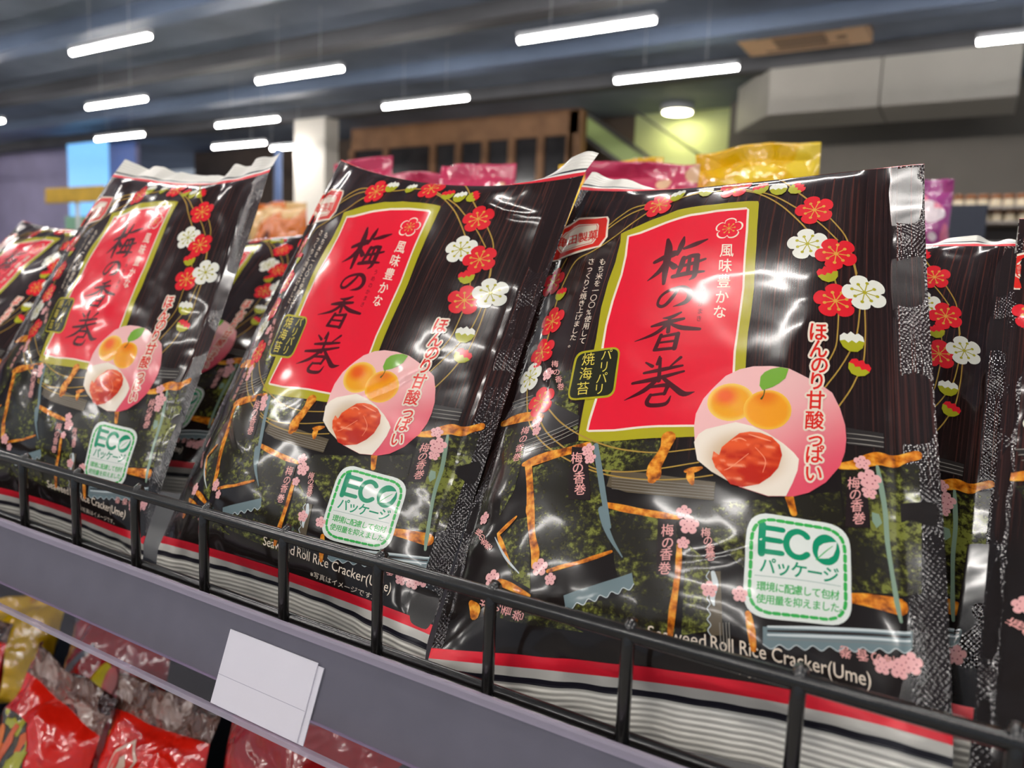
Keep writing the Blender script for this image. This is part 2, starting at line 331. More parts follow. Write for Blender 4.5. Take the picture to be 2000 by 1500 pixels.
['p','brand_mark','cream',6,[[27.8,234.7],[29.4,233.2],[32.6,224.9],[30.9,220.9],[18.6,219.7],[4.8,219.2],[0.22,222.1],[-0.9,227.5],[2.2,232],[12.1,235.6]],0],
['p','brand_mark','logored',7,[[27.2,234.3],[28.7,232.8],[31.6,225],[29.7,221.4],[18.4,220.5],[5.4,219.6],[0.9,222.4],[0.04,227.7],[3.3,231.7],[12.5,234.7]],0],
['p','brand_mark','cream',8,[[26.9,234],[28.3,232.6],[31,225.1],[29.1,221.7],[18.2,221],[5.9,219.8],[1.4,222.7],[0.6,227.7],[4,231.6],[12.8,234.2]],0],
['t','brand_mark/brand_lettering','logored',9,'亀',[3.1,225.9],[8.5,0.45],[-2.2,6.1],0.02,None],
['t','brand_mark/brand_lettering','logored',9,'田',[11.9,226.1],[8.6,0.01],[-2.9,6.8],0.02,None],
['t','brand_mark/brand_lettering','logored',9,'製',[20.3,226.3],[8,0.23],[-2.8,6.9],0.02,None],
['t','brand_mark/brand_lettering','logored',9,'菓',[28.1,226.7],[7.5,0.35],[-2.7,7.1],0.02,None],
['s','blossom_wreath','stem',2,[[109.3,249.9,1],[123.5,245.2,0.9],[137.3,236.1,0.8],[146.9,226.1,0.8],[155.2,215.6,0.7]],0],
['s','blossom_wreath','stem',2,[[112,251,1],[133.7,241.9,0.9],[146.9,232.5,0.8],[159,222,0.7],[168.1,211.5,0.7]],0],
['s','blossom_wreath','stem',2,[[120.6,259.1,0.8],[128.4,259.5,0.8],[136.7,253.9,1],[145.4,244.8,0.9],[155.4,234.3,0.8]],0],
['s','blossom_wreath','stem',2,[[163.5,225.7,0.7],[171.2,214.8,0.7],[174.8,202.9,0.7],[177,192.9,0.7]],0],
['s','blossom_wreath','stem',2,[[173.9,202.8,0.7],[175.8,197.1,0.7],[177.2,190,0.7]],0],
['s','blossom_wreath','stem',2,[[165.2,195.9,0.7],[167.6,188.7,0.7],[168.6,184.5,0.7]],0],
['s','blossom_wreath','stem',2,[[169.8,169,0.6],[169.5,159.2,0.6],[168.6,151,0.6],[164.8,141.1,0.6]],0],
['s','blossom_wreath','stem',2,[[178.6,174.6,0.6],[177.4,160.6,0.6],[174.5,150.6,0.6],[169.9,140,0.6],[164.6,129.8,0.6]],0],
['s','blossom_wreath','stem',2,[[180.5,173.6,0.6],[180.7,161.3,0.6],[179.8,146.4,0.6],[177.5,138.9,0.6],[174.5,130.6,0.6],[169.8,121.1,0.6]],0],
['s','blossom_wreath','stem',2,[[112,251,1],[94.4,249.8,1],[76.9,245.8,1],[52.5,243.5,1],[43.9,238.8,1],[37.5,232.4,1]],0],
['s','blossom_wreath','stem',2,[[68,243.6,1],[58.6,241.6,1],[48.1,237.5,1],[37.9,229.9,1]],0],
['s','blossom_wreath','stem',2,[[72.3,241,1],[62,237.6,1],[48.6,225.6,0.9],[33.6,216.1,0.9],[22.1,210.9,1],[18.2,197.4,1],[18.1,184.1,1]],0],
['s','blossom_wreath','stem',2,[[13.3,214.1,1],[11.5,207.2,1],[11.7,194.7,1]],0],
['s','blossom_wreath','stem',2,[[19.6,171.5,0.9],[21.3,153.1,0.9],[18,141.9,0.9]],0],
['s','blossom_wreath','stem',2,[[32.2,124.9,0.8],[35.7,122.3,0.8],[46.3,113,0.8],[58.4,105.2,0.7],[71.7,99,0.7],[84.9,94.8,0.7],[99.5,93.2,0.6],[116.3,95.4,0.6]],0],
['s','blossom_wreath','stem',2,[[28.9,122.6,0.8],[33.8,114.7,0.8],[42.1,106,0.8],[55.4,96.4,0.7],[67.4,88,0.7],[77.3,84.9,0.7],[89.4,84,0.6],[103.3,85.7,0.6],[116.9,88.7,0.6]],0],
['s','blossom_wreath','stem',2,[[15,139.6,0.9],[20.1,126.9,0.9],[26.8,114.4,0.8],[39.2,102.3,0.8],[56.6,91.5,0.7],[74.6,83.8,0.7],[92.9,80.2,0.6],[109.3,80.4,0.6],[123,83,0.6]],0],
['f','blossom_wreath','red',5,[156.1,230.4],9.6,0.3],
['f','blossom_wreath','white',3,[154.6,208.5],9.6,0.2],
['f','blossom_wreath','red',5,[167.8,203.1],9.6,0.5],
['f','blossom_wreath','red',3,[168.4,176.1],9.6,0.1],
['f','blossom_wreath','white',5,[180.4,182.6],9.6,0.4],
['f','blossom_wreath','red',5,[67.4,243.3],9.6,0.3],
['f','blossom_wreath','red',5,[110.9,251.6],9.2,0],
['f','blossom_wreath','red',4,[8.6,200.7],8.6,0],
['f','blossom_wreath','red',4,[19.6,175.2],8.6,0.2],
['f','blossom_wreath','red',4,[20,156.4],8.6,0.4],
['f','blossom_wreath','white',4,[16.1,142.9],8.6,0.1],
['f','blossom_wreath','red',4,[30.2,126.6],8.6,0.3],
['b','blossom_wreath','red',7,[126.2,247.9],4.6,0.35],
['b','blossom_wreath','white',7,[135.7,246.7],4.8,0.2],
['b','blossom_wreath','red',7,[145.1,246.9],4.6,-0.9],
['b','blossom_wreath','red',7,[164.7,190.8],4.8,0.4],
['b','blossom_wreath','white',7,[175.3,155.3],5.2,0.1],
['b','blossom_wreath','red',7,[177.9,142.6],4.6,-0.4],
['b','blossom_wreath','red',7,[19.3,191.6],4.2,0],
['b','blossom_wreath','white',7,[77.1,249.3],5,0.2],
['b','blossom_wreath','white',7,[94.2,250.3],4.5,0.2],
['p','fruit_picture','roundel',6,[[120.8,127.9],[124.3,132.6],[130,136.2],[135.8,137.8],[143.3,138],[150.7,137],[154.9,135.2],[162.6,131.6],[167.6,127.9],[170.6,120.8],[172.5,113.2],[172.9,106.7],[172.4,100.6],[170.6,93.8],[165.5,85.3],[159.5,79.6],[154,77],[149.3,76.3],[144.7,75.6],[139.3,76.9],[133.9,78.3],[128.2,81.9],[122.4,85.7],[116.3,89.7],[114.4,99],[113.4,106],[113.5,112.5],[116,120.5],[118.9,125.2]],2],
['p','fruit_picture','plumA',7,[[137.2,120.5],[137.3,118.4],[136.9,116.2],[136,114.2],[134.7,112.5],[133.1,111],[131.2,110],[129.2,109.4],[127,109.2],[124.9,109.6],[122.9,110.4],[121.1,111.7],[119.6,113.3],[118.5,115.3],[117.9,117.4],[117.8,119.6],[118.1,121.8],[119,123.8],[120.3,125.5],[122,127],[124,128],[126.1,128.6],[128.3,128.7],[130.5,128.2],[132.5,127.4],[134.3,126.1],[135.7,124.5],[136.7,122.6]],2],
['p','fruit_picture','plumB',8,[[152.1,116.3],[151.9,114.1],[151.2,112],[150,110.2],[148.6,108.6],[146.8,107.4],[144.8,106.6],[142.8,106.3],[140.7,106.5],[138.6,107.1],[136.8,108.2],[135.3,109.7],[134.1,111.5],[133.3,113.6],[133,115.8],[133.2,118],[133.8,120],[135,121.9],[136.5,123.5],[138.3,124.7],[140.4,125.4],[142.6,125.7],[144.7,125.5],[146.8,124.8],[148.6,123.7],[150.1,122.2],[151.2,120.4],[151.9,118.4]],2],
['p','fruit_picture','leaf',9,[[140.3,125.6],[138.9,127.8],[139.1,132.5],[140.8,134.9],[143.4,136.4],[147,137.4],[150.4,136.8],[149.3,131.9],[146.9,129.1],[144.4,127.2]],0],
['s','fruit_picture','leafdark',10,[[141.1,125.7,0.47],[140.9,123.4,0.41],[140,121.3,0.9]],0],
['p','fruit_picture','dish',10,[[114.2,98.3],[115.7,102.2],[118.6,104.8],[122.8,106.2],[130.4,108.8],[137.2,107.4],[143.4,104.5],[149.5,100.3],[153.5,96.6],[155.5,93.9],[155.1,88.6],[153.4,82.6],[151.2,76.7],[144.7,75.7],[139.3,77],[133.9,78.5],[129.8,80.3],[122.5,84.5],[116.3,89.7],[114.8,95.8]],2],
['p','fruit_picture','ume',11,[[124.9,92.5],[125.7,96.3],[128.5,99.5],[132.3,103.5],[136.4,104.6],[140.4,104.5],[145,102.8],[148.1,99.5],[149.2,94.8],[148,88.7],[145.3,84.3],[141.1,80.3],[134.9,78.3],[130.4,79.2],[127.7,82.5],[123.9,86.4],[122.2,90.5],[122.5,94.2]],2],
['s','fruit_picture','umelight',12,[[129.5,99.6,0.28],[132.5,101,0.7],[135.1,100,0.34]],0],
['s','fruit_picture','umelight',12,[[136.5,94,0.22],[130.4,87.4,0.38],[127.5,85.4,0.22]],0],
['s','fruit_picture','umelight',12,[[135.9,103.2,0.28],[141,101.8,0.8],[144.6,100.9,0.27]],0],
['s','fruit_picture','umelight',12,[[138.8,97.2,0.22],[143,91.7,0.32],[142.3,85.7,0.21]],0],
['t','catchphrase','logored',13,'ほ',[161.4,157.9],[7.8,0.8],[0.11,10.2],0.02,0.17],
['t','catchphrase','logored',13,'ん',[161.8,149.2],[7.6,0.8],[0.15,10.1],0.02,0.17],
['t','catchphrase','logored',13,'の',[162.4,141],[7.5,0.9],[0.19,9.9],0.02,0.17],
['t','catchphrase','logored',13,'り',[161.5,132.5],[7.4,0.9],[0.19,9.7],0.02,0.17],
['t','catchphrase','logored',13,'甘',[161.1,122.9],[7.3,1],[0.2,9.5],0.02,0.17],
['t','catchphrase','logored',13,'酸',[160.9,113.1],[7.2,1],[0.21,9.2],0.02,0.17],
['t','catchphrase','logored',13,'っ',[161.4,104.3],[7.1,1.1],[0.22,9],0.02,0.17],
['t','catchphrase','logored',13,'ぱ',[161.1,96.9],[7,1.1],[0.22,8.8],0.02,0.17],
['t','catchphrase','logored',13,'い',[160.9,88.2],[6.9,1.1],[0.22,8.6],0.02,0.17],
['p','eco_badge','badgewhite',6,[[137.3,58.1],[137.5,60.9],[138.1,63.2],[139,65.2],[140.3,66.6],[142,67.6],[144,68.2],[146.4,68.2],[151.3,68],[156.1,67.9],[160.8,67.8],[165.5,67.9],[167.8,67.7],[169.8,67.1],[171.3,66.2],[172.6,64.8],[173.5,63.1],[174,60.9],[174.2,58.4],[174.3,53.3],[174.4,48.3],[174.4,43.4],[174.5,38.5],[174.4,36.2],[173.9,34.2],[173,32.5],[171.8,31.1],[170.2,30],[168.2,29.3],[165.8,28.9],[161,28.4],[156.1,28],[151.2,27.6],[146.2,27.3],[143.7,27.4],[141.7,27.9],[140,28.7],[138.7,30],[137.8,31.7],[137.2,33.8],[137.1,36.3],[137.2,41.6],[137.3,46.9],[137.3,52.5]],0],
['s','eco_badge','ecogreen',7,[[139.4,56.8,1.4],[139.5,57.6,1.4],[139.5,58.4,1.4],[139.6,59.2,1.4]],0],
['s','eco_badge','ecogreen',7,[[139.9,60.6,1.4],[140.2,61.5,1.4],[140.5,62.2,1.4],[140.9,62.9,1.4]],0],
['s','eco_badge','ecogreen',7,[[141.8,64,1.4],[142.4,64.5,1.4],[143.1,64.9,1.4],[143.8,65.2,1.4]],0],
['s','eco_badge','ecogreen',7,[[145.1,65.6,1.4],[145.8,65.7,1.4],[146.5,65.8,1.4],[147.2,65.8,1.4]],0],
['s','eco_badge','ecogreen',7,[[148.5,65.7,1.4],[149.2,65.7,1.4],[149.9,65.7,1.4],[150.6,65.7,1.4]],0],
['s','eco_badge','ecogreen',7,[[151.8,65.6,1.4],[152.5,65.6,1.4],[153.2,65.6,1.4],[153.9,65.6,1.4]],0],
['s','eco_badge','ecogreen',7,[[155.2,65.5,1.4],[155.9,65.5,1.4],[156.6,65.5,1.4],[157.2,65.5,1.4]],0],
['s','eco_badge','ecogreen',7,[[158.5,65.5,1.4],[159.2,65.5,1.4],[159.9,65.5,1.4],[160.6,65.5,1.4]],0],
['s','eco_badge','ecogreen',7,[[161.8,65.5,1.4],[162.5,65.5,1.4],[163.2,65.5,1.4],[163.8,65.5,1.4]],0],
['s','eco_badge','ecogreen',7,[[165.1,65.5,1.4],[165.7,65.5,1.4],[166.4,65.4,1.4],[167,65.3,1.4]],0],
['s','eco_badge','ecogreen',7,[[168.2,64.9,1.4],[168.8,64.6,1.4],[169.3,64.3,1.4],[169.8,63.9,1.4]],0],
['s','eco_badge','ecogreen',7,[[170.7,63,1.4],[171.1,62.5,1.3],[171.4,61.8,1.3],[171.6,61.2,1.3]],0],
['s','eco_badge','ecogreen',7,[[172,59.9,1.3],[172.1,59.1,1.3],[172.2,58.4,1.3],[172.2,57.6,1.3]],0],
['s','eco_badge','ecogreen',7,[[172.3,56.2,1.3],[172.3,55.5,1.3],[172.3,54.7,1.3],[172.3,53.9,1.3]],0],
['s','eco_badge','ecogreen',7,[[172.3,52.5,1.3],[172.3,51.8,1.3],[172.3,51,1.3],[172.4,50.3,1.3]],0],
['s','eco_badge','ecogreen',7,[[172.4,48.9,1.3],[172.4,48.1,1.3],[172.4,47.4,1.3],[172.4,46.7,1.3]],0],
['s','eco_badge','ecogreen',7,[[172.4,45.3,1.3],[172.4,44.6,1.3],[172.4,43.8,1.3],[172.4,43.1,1.3]],0],
['s','eco_badge','ecogreen',7,[[172.5,41.8,1.3],[172.5,41,1.3],[172.5,40.3,1.3],[172.5,39.6,1.3]],0],
['s','eco_badge','ecogreen',7,[[172.5,38.3,1.3],[172.4,37.5,1.3],[172.3,36.8,1.3],[172.1,36.1,1.2]],0],
['s','eco_badge','ecogreen',7,[[171.6,34.8,1.2],[171.2,34.1,1.2],[170.8,33.5,1.2],[170.3,33,1.2]],0],
['s','eco_badge','ecogreen',7,[[169.2,32.1,1.2],[168.6,31.8,1.2],[167.9,31.5,1.2],[167.3,31.2,1.2]],0],
['s','eco_badge','ecogreen',7,[[166.1,30.9,1.2],[165.4,30.8,1.2],[164.8,30.7,1.2],[164.1,30.7,1.2]],0],
['s','eco_badge','ecogreen',7,[[162.9,30.6,1.2],[162.2,30.5,1.2],[161.6,30.4,1.2],[160.9,30.4,1.2]],0],
['s','eco_badge','ecogreen',7,[[159.7,30.3,1.2],[159,30.2,1.2],[158.4,30.2,1.3],[157.7,30.1,1.3]],0],
['s','eco_badge','ecogreen',7,[[156.5,30,1.3],[155.8,30,1.3],[155.2,29.9,1.3],[154.5,29.9,1.3]],0],
['s','eco_badge','ecogreen',7,[[153.3,29.8,1.3],[152.6,29.8,1.3],[151.9,29.7,1.3],[151.3,29.7,1.3]],0],
['s','eco_badge','ecogreen',7,[[150,29.6,1.3],[149.3,29.6,1.3],[148.7,29.5,1.3],[148,29.5,1.3]],0],
['s','eco_badge','ecogreen',7,[[146.8,29.4,1.3],[146.1,29.4,1.3],[145.4,29.5,1.3],[144.8,29.6,1.3]],0],
['s','eco_badge','ecogreen',7,[[143.6,29.9,1.3],[142.9,30.1,1.3],[142.4,30.4,1.3],[141.8,30.8,1.3]],0],
['s','eco_badge','ecogreen',7,[[140.9,31.6,1.3],[140.5,32.1,1.3],[140.2,32.7,1.3],[139.9,33.3,1.3]],0],
['s','eco_badge','ecogreen',7,[[139.5,34.5,1.3],[139.4,35.2,1.3],[139.3,36,1.3],[139.3,36.7,1.3]],0],
['s','eco_badge','ecogreen',7,[[139.3,38,1.3],[139.3,38.8,1.3],[139.3,39.5,1.3],[139.3,40.3,1.3]],0],
['s','eco_badge','ecogreen',7,[[139.3,41.7,1.3],[139.3,42.4,1.3],[139.3,43.2,1.3],[139.4,43.9,1.3]],0],
['s','eco_badge','ecogreen',7,[[139.4,45.4,1.4],[139.4,46.1,1.4],[139.4,46.9,1.4],[139.4,47.7,1.4]],0],
['s','eco_badge','ecogreen',7,[[139.4,49.1,1.4],[139.4,49.9,1.4],[139.4,50.6,1.4],[139.4,51.4,1.4]],0],
['s','eco_badge','ecogreen',7,[[139.4,52.9,1.4],[139.4,53.7,1.4],[139.4,54.5,1.4],[139.4,55.3,1.4]],0],
['s','eco_badge/badge_lettering','ecodark',7,[[143.1,63.3,2.8],[143.1,51.5,2.7]],0],
['s','eco_badge/badge_lettering','ecodark',7,[[143.1,62.2,2.2],[150.4,62,2.2]],0],
['s','eco_badge/badge_lettering','ecodark',7,[[143.1,57.4,2.2],[149.8,57.3,2.1]],0],
['s','eco_badge/badge_lettering','ecodark',7,[[143.1,52.5,2.1],[150.4,52.5,2.1]],0],
['s','eco_badge/badge_lettering','ecodark',7,[[159.2,60.6,2.3],[158.2,61.6,2.3],[156.9,62.2,2.3],[155.6,62.3,2.4],[154.3,61.8,2.4],[153.2,60.9,2.4],[152.4,59.5,2.3],[151.9,57.9,2.3],[151.9,56.2,2.3],[152.4,54.6,2.3],[153.2,53.3,2.3],[154.3,52.4,2.3],[155.6,52,2.3],[157,52.1,2.3],[158.2,52.7,2.3],[159.3,53.7,2.3]],0],
['p','eco_badge/badge_lettering','ecodark',7,[[170.6,57.2],[170.4,55.8],[170.1,54.5],[169.6,53.4],[168.8,52.4],[167.9,51.6],[166.9,51.1],[165.8,50.9],[164.8,51],[163.8,51.4],[162.8,52.1],[162.1,53],[161.5,54.1],[161.1,55.4],[161,56.8],[161.1,58.1],[161.4,59.4],[162,60.6],[162.8,61.6],[163.7,62.4],[164.7,62.9],[165.7,63.1],[166.8,62.9],[167.8,62.5],[168.7,61.8],[169.5,60.9],[170.1,59.8],[170.4,58.5]],0],
['p','eco_badge/badge_lettering','badgewhite',8,[[163.1,53],[162.9,55.4],[163.4,57.9],[164.9,59.3],[167,60.2],[169.5,60.9],[169.2,58.1],[168.2,55.2],[166.7,53.8],[164.9,53.3]],0],
['s','eco_badge/badge_lettering','ecogreen',9,[[162.4,52.3,0.38],[165.6,56.3,0.38],[168.1,59,0.23]],0],
['t','eco_badge/badge_lettering','ecodark',7,'パ',[145.5,46.9],[5.9,-0.14],[0.12,6.7],0.02,None],
['t','eco_badge/badge_lettering','ecodark',7,'ッ',[151.1,46.9],[5.8,-0.05],[0.16,6.7],0.02,None],
['t','eco_badge/badge_lettering','ecodark',7,'ケ',[156.6,47],[5.8,0.04],[0.2,6.6],0.02,None],
['t','eco_badge/badge_lettering','ecodark',7,'ー',[162,47.1],[5.7,0.14],[0.24,6.6],0.02,None],
['t','eco_badge/badge_lettering','ecodark',7,'ジ',[167.4,47.4],[5.7,0.24],[0.28,6.6],0.02,None],
['s','eco_badge','grey',7,[[141.1,42.6,0.29],[170.8,44,0.27]],0],
['t','eco_badge/badge_lettering','ecogreen',7,'環',[143.5,38.8],[3.4,0.14],[0.09,3.7],0.015,None],
['t','eco_badge/badge_lettering','ecogreen',7,'境',[146.8,38.9],[3.4,0.17],[0.1,3.7],0.015,None],
['t','eco_badge/badge_lettering','ecogreen',7,'に',[150,39],[3.4,0.19],[0.11,3.7],0.015,None],
['t','eco_badge/badge_lettering','ecogreen',7,'配',[153.2,39.1],[3.4,0.22],[0.12,3.7],0.015,None],
['t','eco_badge/badge_lettering','ecogreen',7,'慮',[156.3,39.3],[3.3,0.25],[0.13,3.7],0.015,None],
['t','eco_badge/badge_lettering','ecogreen',7,'し',[159.5,39.5],[3.3,0.28],[0.14,3.7],0.015,None],
['t','eco_badge/badge_lettering','ecogreen',7,'て',[162.6,39.7],[3.3,0.31],[0.15,3.7],0.015,None],
['t','eco_badge/badge_lettering','ecogreen',7,'包',[165.8,39.9],[3.3,0.34],[0.16,3.7],0.015,None],
['t','eco_badge/badge_lettering','ecogreen',7,'材',[168.8,40.2],[3.3,0.37],[0.17,3.7],0.015,None],
['t','eco_badge/badge_lettering','ecogreen',7,'使',[143.4,34.1],[3.4,0.15],[0.1,3.6],0.015,None],
['t','eco_badge/badge_lettering','ecogreen',7,'用',[146.7,34.2],[3.4,0.18],[0.11,3.6],0.015,None],
['t','eco_badge/badge_lettering','ecogreen',7,'量',[149.9,34.3],[3.4,0.2],[0.12,3.6],0.015,None],
['t','eco_badge/badge_lettering','ecogreen',7,'を',[153.1,34.5],[3.3,0.23],[0.12,3.6],0.015,None],
['t','eco_badge/badge_lettering','ecogreen',7,'抑',[156.3,34.7],[3.3,0.26],[0.13,3.6],0.015,None],
['t','eco_badge/badge_lettering','ecogreen',7,'え',[159.5,34.9],[3.3,0.28],[0.14,3.6],0.015,None],
['t','eco_badge/badge_lettering','ecogreen',7,'ま',[162.7,35.1],[3.3,0.31],[0.15,3.6],0.015,None],
['t','eco_badge/badge_lettering','ecogreen',7,'し',[165.8,35.4],[3.3,0.34],[0.16,3.6],0.015,None],
['t','eco_badge/badge_lettering','ecogreen',7,'た',[168.9,35.7],[3.2,0.37],[0.17,3.6],0.015,None],
['t','eco_badge/badge_lettering','ecogreen',7,'。',[172,36.1],[3.2,0.41],[0.18,3.6],0.015,None],
['p','cracker_picture','nori',1,[[36.5,89.8],[44.7,92.1],[52.5,94.5],[59.2,95.8],[65.6,97.1],[71.8,85.2],[74.8,78.3],[77.6,71.6],[80.3,65.2],[81.8,59.2],[83.2,53.4],[84.5,47.8],[77.4,45.7],[70.2,43.7],[63.2,41.7],[56,39.7],[50.3,42.5],[48.5,48.3],[46.6,54.3],[44.5,60.5],[42.2,66.9],[40.5,74.3],[38.6,82]],1],
['p','cracker_picture','nori',1,[[170.9,92.7],[176.3,93.6],[181.7,94.7],[187.2,97.3],[192.8,100],[198.6,101.6],[198.6,96],[198.6,90.4],[198.6,85],[198.6,79.7],[198.7,74.5],[198.5,69.1],[198.4,63.8],[198.3,58.6],[198.3,53.5],[198.2,48.5],[193.4,47.6],[188.8,46.3],[184.1,44.8],[179.5,43.5],[174.9,42.2],[174.4,47.1],[173.9,52.1],[173.3,57.2],[172.8,62.4],[172.3,67.7],[172,73.7],[171.6,79.9],[171.3,86.3]],1],
['p','cracker_picture','nori',1,[[81,66.3],[87.2,65.2],[93.2,64.2],[98.9,63.2],[104.6,62.4],[110.1,61.6],[111.1,55.9],[112,50.4],[112.1,44.4],[112.2,38.6],[112.2,33],[112.1,27.4],[112,22.1],[111.7,16.8],[105.7,18.4],[99.5,20],[93.2,21.7],[91.7,26.7],[90,31.9],[88.2,37.2],[86.3,42.6],[85.2,48.3],[83.9,54.1],[82.5,60.2]],1],
['p','cracker_picture','nori',1,[[39.6,98.7],[49.7,99.9],[59.3,101.4],[66.3,100.8],[73.1,100.4],[79.6,100],[86,99.8],[92.1,99.6],[98.1,99.5],[103.9,99.5],[100.7,89.4],[95.1,80.7],[87.1,80.2],[78.9,79.8],[74.6,86.9],[70.1,94.3],[63,95.2],[55.6,96.2],[47.8,97.3]],1],
['p','cracker_picture','nori',1,[[119.6,69.7],[124.7,70.5],[129.8,71.4],[134.8,72.4],[139.8,73.4],[144.7,74.5],[149.9,75.9],[155.1,77.4],[160.3,79],[165.4,80.7],[170.5,82.5],[171.4,75],[172.3,67.7],[167.5,67.2],[162.6,66.7],[157.7,66.4],[152.7,66.1],[147.7,65.9],[142.6,65.8],[137.5,65.8],[137.4,60.3],[137.2,55],[137.1,49.8],[136.9,44.7],[131.8,49.1],[126.6,53.8],[122.5,56.9],[118.3,60.2],[114,63.6]],1],
['p','cracker_picture','nori',1,[[30.7,142.5],[45.8,142.5],[46.8,133.2],[47.8,124],[54.4,121.8],[56,113.9],[57.6,106.2],[49.6,113.2],[41,120.7],[36.1,131.5]],1],
['p','cracker_picture','nori',1,[[6.8,115.3],[24.8,114.1],[26.4,104.3],[27.9,94.7],[28.1,86.6],[28.1,78.6],[25.2,72.4],[22.1,66.2],[20.9,73.3],[19.5,80.6],[18.1,88],[14.7,96.8],[11,105.8]],1],
['p','cracker_picture','nori',1,[[26.8,54.4],[30.5,59.1],[34.1,63.8],[39.9,64.6],[42.2,57.4],[44.4,50.5],[46.4,43.8],[47.5,37.5],[48.6,31.3],[38,35.9],[34.6,41.9],[30.9,48]],1],
['p','cracker_picture','nori',1,[[95.9,30.7],[99.7,27],[103.4,23.5],[107,20],[110.5,16.7],[114.4,13.2],[109.4,13.6],[104.2,14],[99,14.5],[93.7,15],[88.3,15.5],[82.8,16.1],[77.1,16.8],[70.3,18.7],[63.2,20.7],[55.7,22.9],[64.1,24.1],[72.2,25.4],[78.3,26.7],[84.3,28],[90.2,29.3]],1],
['p','cracker_picture','nori',1,[[189,96.5],[194.2,98.9],[199.5,100.5],[199.4,94.7],[199.3,89],[199.2,83.4],[199.2,77.9],[199.1,72.5],[198.9,66.3],[198.6,60.2],[198.4,54.3],[198.2,48.5],[190.3,45.8],[189.6,50.6],[188.8,55.5],[188.1,60.5],[187.3,65.6],[187.6,71.6],[187.9,77.6],[188.3,83.8],[188.7,90.1]],1],
['p','cracker_picture','nori',1,[[114.9,52.7],[119.6,48.9],[124.2,45.2],[124.6,40],[125,34.9],[125.4,29.9],[125.7,25],[126,20.3],[120.2,18.7],[114.5,17.1],[114.7,21.9],[114.9,26.7],[115,31.7],[115,36.7],[115,41.9],[115,47.3]],1],
['p','cracker_picture','nori',1,[[20.6,22.6],[28.3,22.3],[35.6,22.1],[42.6,22],[49.3,21.9],[55.8,21.8],[62.5,19.3],[68.8,17],[74.9,14.7],[68.6,15.1],[62,15.6],[55.3,16.1],[48.3,16.6],[41.1,17.3],[31.3,19.8]],1],
['p','cracker_picture','nori',1,[[71.4,100.9],[78.8,100.2],[85.9,99.7],[92.8,99.3],[99.4,99.1],[96.2,89.4],[89.2,90],[81.9,90.7],[74.4,91.5]],1],
['p','cracker_picture','tab',2,[[79.2,85.5],[85.4,84.4],[91.4,83.5],[97.2,82.7],[102.9,82],[108.5,81.3],[113.9,80.8],[119.2,80.3],[124.4,79.9],[124.2,71.7],[118.5,71.9],[112.7,72.2],[106.8,72.5],[100.7,72.9],[94.5,73.4],[88,74.1],[78.1,77.3]],0],
['s','cracker_picture','tablight',3,[[79.8,81.6,0.18],[98.6,79.2,0.23],[124,77.8,0.16]],0],
['s','cracker_picture','tablight',3,[[80,80.2,0.18],[98.8,77.9,0.23],[124.1,76.5,0.16]],0],
['s','cracker_picture','tablight',3,[[80.3,78.9,0.18],[98.9,76.5,0.23],[124.2,75.2,0.16]],0],
['s','cracker_picture','tablight',3,[[80.5,77.5,0.18],[99.1,75.2,0.23],[124.3,74,0.16]],0],
['s','cracker_picture','tablight',3,[[80.7,76.1,0.18],[99.2,73.9,0.23],[124.4,72.7,0.16]],0],
['p','cracker_picture','tabdark',2,[[172.8,112.1],[179.8,112.4],[186.7,113],[186.7,105.9],[180.1,104.9],[173.4,104.3]],0],
['s','cracker_picture','tablight',3,[[173,109.5,0.21],[180.1,110.2,0.43],[186.7,110.8,0.32]],0],
['s','cracker_picture','tablight',3,[[173,107.3,0.21],[180,108,0.42],[186.6,108.7,0.32]],0],
['s','cracker_picture','tablight',3,[[173,105.1,0.21],[180,105.8,0.42],[186.5,106.5,0.31]],0],
['p','cracker_picture','tabdark',2,[[5.8,131.5],[23.7,132.1],[35.9,126],[46.8,120.4],[56.7,115.2],[57.2,110.3],[50.8,108.6],[44.1,107],[35.3,105],[25.9,103.3],[21,109.7],[14.1,120.2]],0],
['s','cracker_picture','tablight',3,[[26.1,105.3,0.24],[42.9,108.5,0.5],[56.5,113.1,0.21]],0],
['s','cracker_picture','tablight',3,[[26.8,103.2,0.24],[43.5,106.4,0.5],[57,111.2,0.21]],0],
['s','cracker_picture','tablight',3,[[27.5,101,0.23],[44.1,104.2,0.5],[57.4,109.2,0.21]],0],
['s','cracker_picture','tablight',3,[[28.3,98.8,0.23],[44.7,102.1,0.5],[57.9,107.2,0.21]],0],
['s','cracker_picture','tablight',3,[[5.8,131.5,0.3],[14.5,131.3,0.5],[23,131.5,0.25]],0],
['s','cracker_picture','tablight',3,[[7,129,0.29],[15.4,129.1,0.5],[23.8,129.3,0.25]],0],
['s','cracker_picture','tablight',3,[[8.2,126.5,0.28],[16.3,126.9,0.5],[24.6,127.2,0.25]],0],
['p','cracker_picture','sheenblue',3,[[66.4,24.2],[69.5,23.5],[71.5,25.9],[74.5,25.2],[76.4,27.7],[79.4,26.9],[81.2,29.4],[84.2,28.7],[86,31.1],[88.9,30.4],[90.7,32.9],[93.5,32.2],[95.2,34.7],[94,39.1],[88.5,37],[82.8,34.9],[77.1,32.8],[71.1,30.8],[65.1,28.7]],0],
['s','cracker_picture','sheen',4,[[66.4,24.2,0.35],[69.5,23.5,0.35],[71.5,25.9,0.35],[74.5,25.2,0.34],[76.4,27.7,0.34],[79.4,26.9,0.34],[81.2,29.4,0.34],[84.2,28.7,0.34],[86,31.1,0.34],[88.9,30.4,0.33],[90.7,32.9,0.33],[93.5,32.2,0.33],[95.2,34.7,0.33]],0],
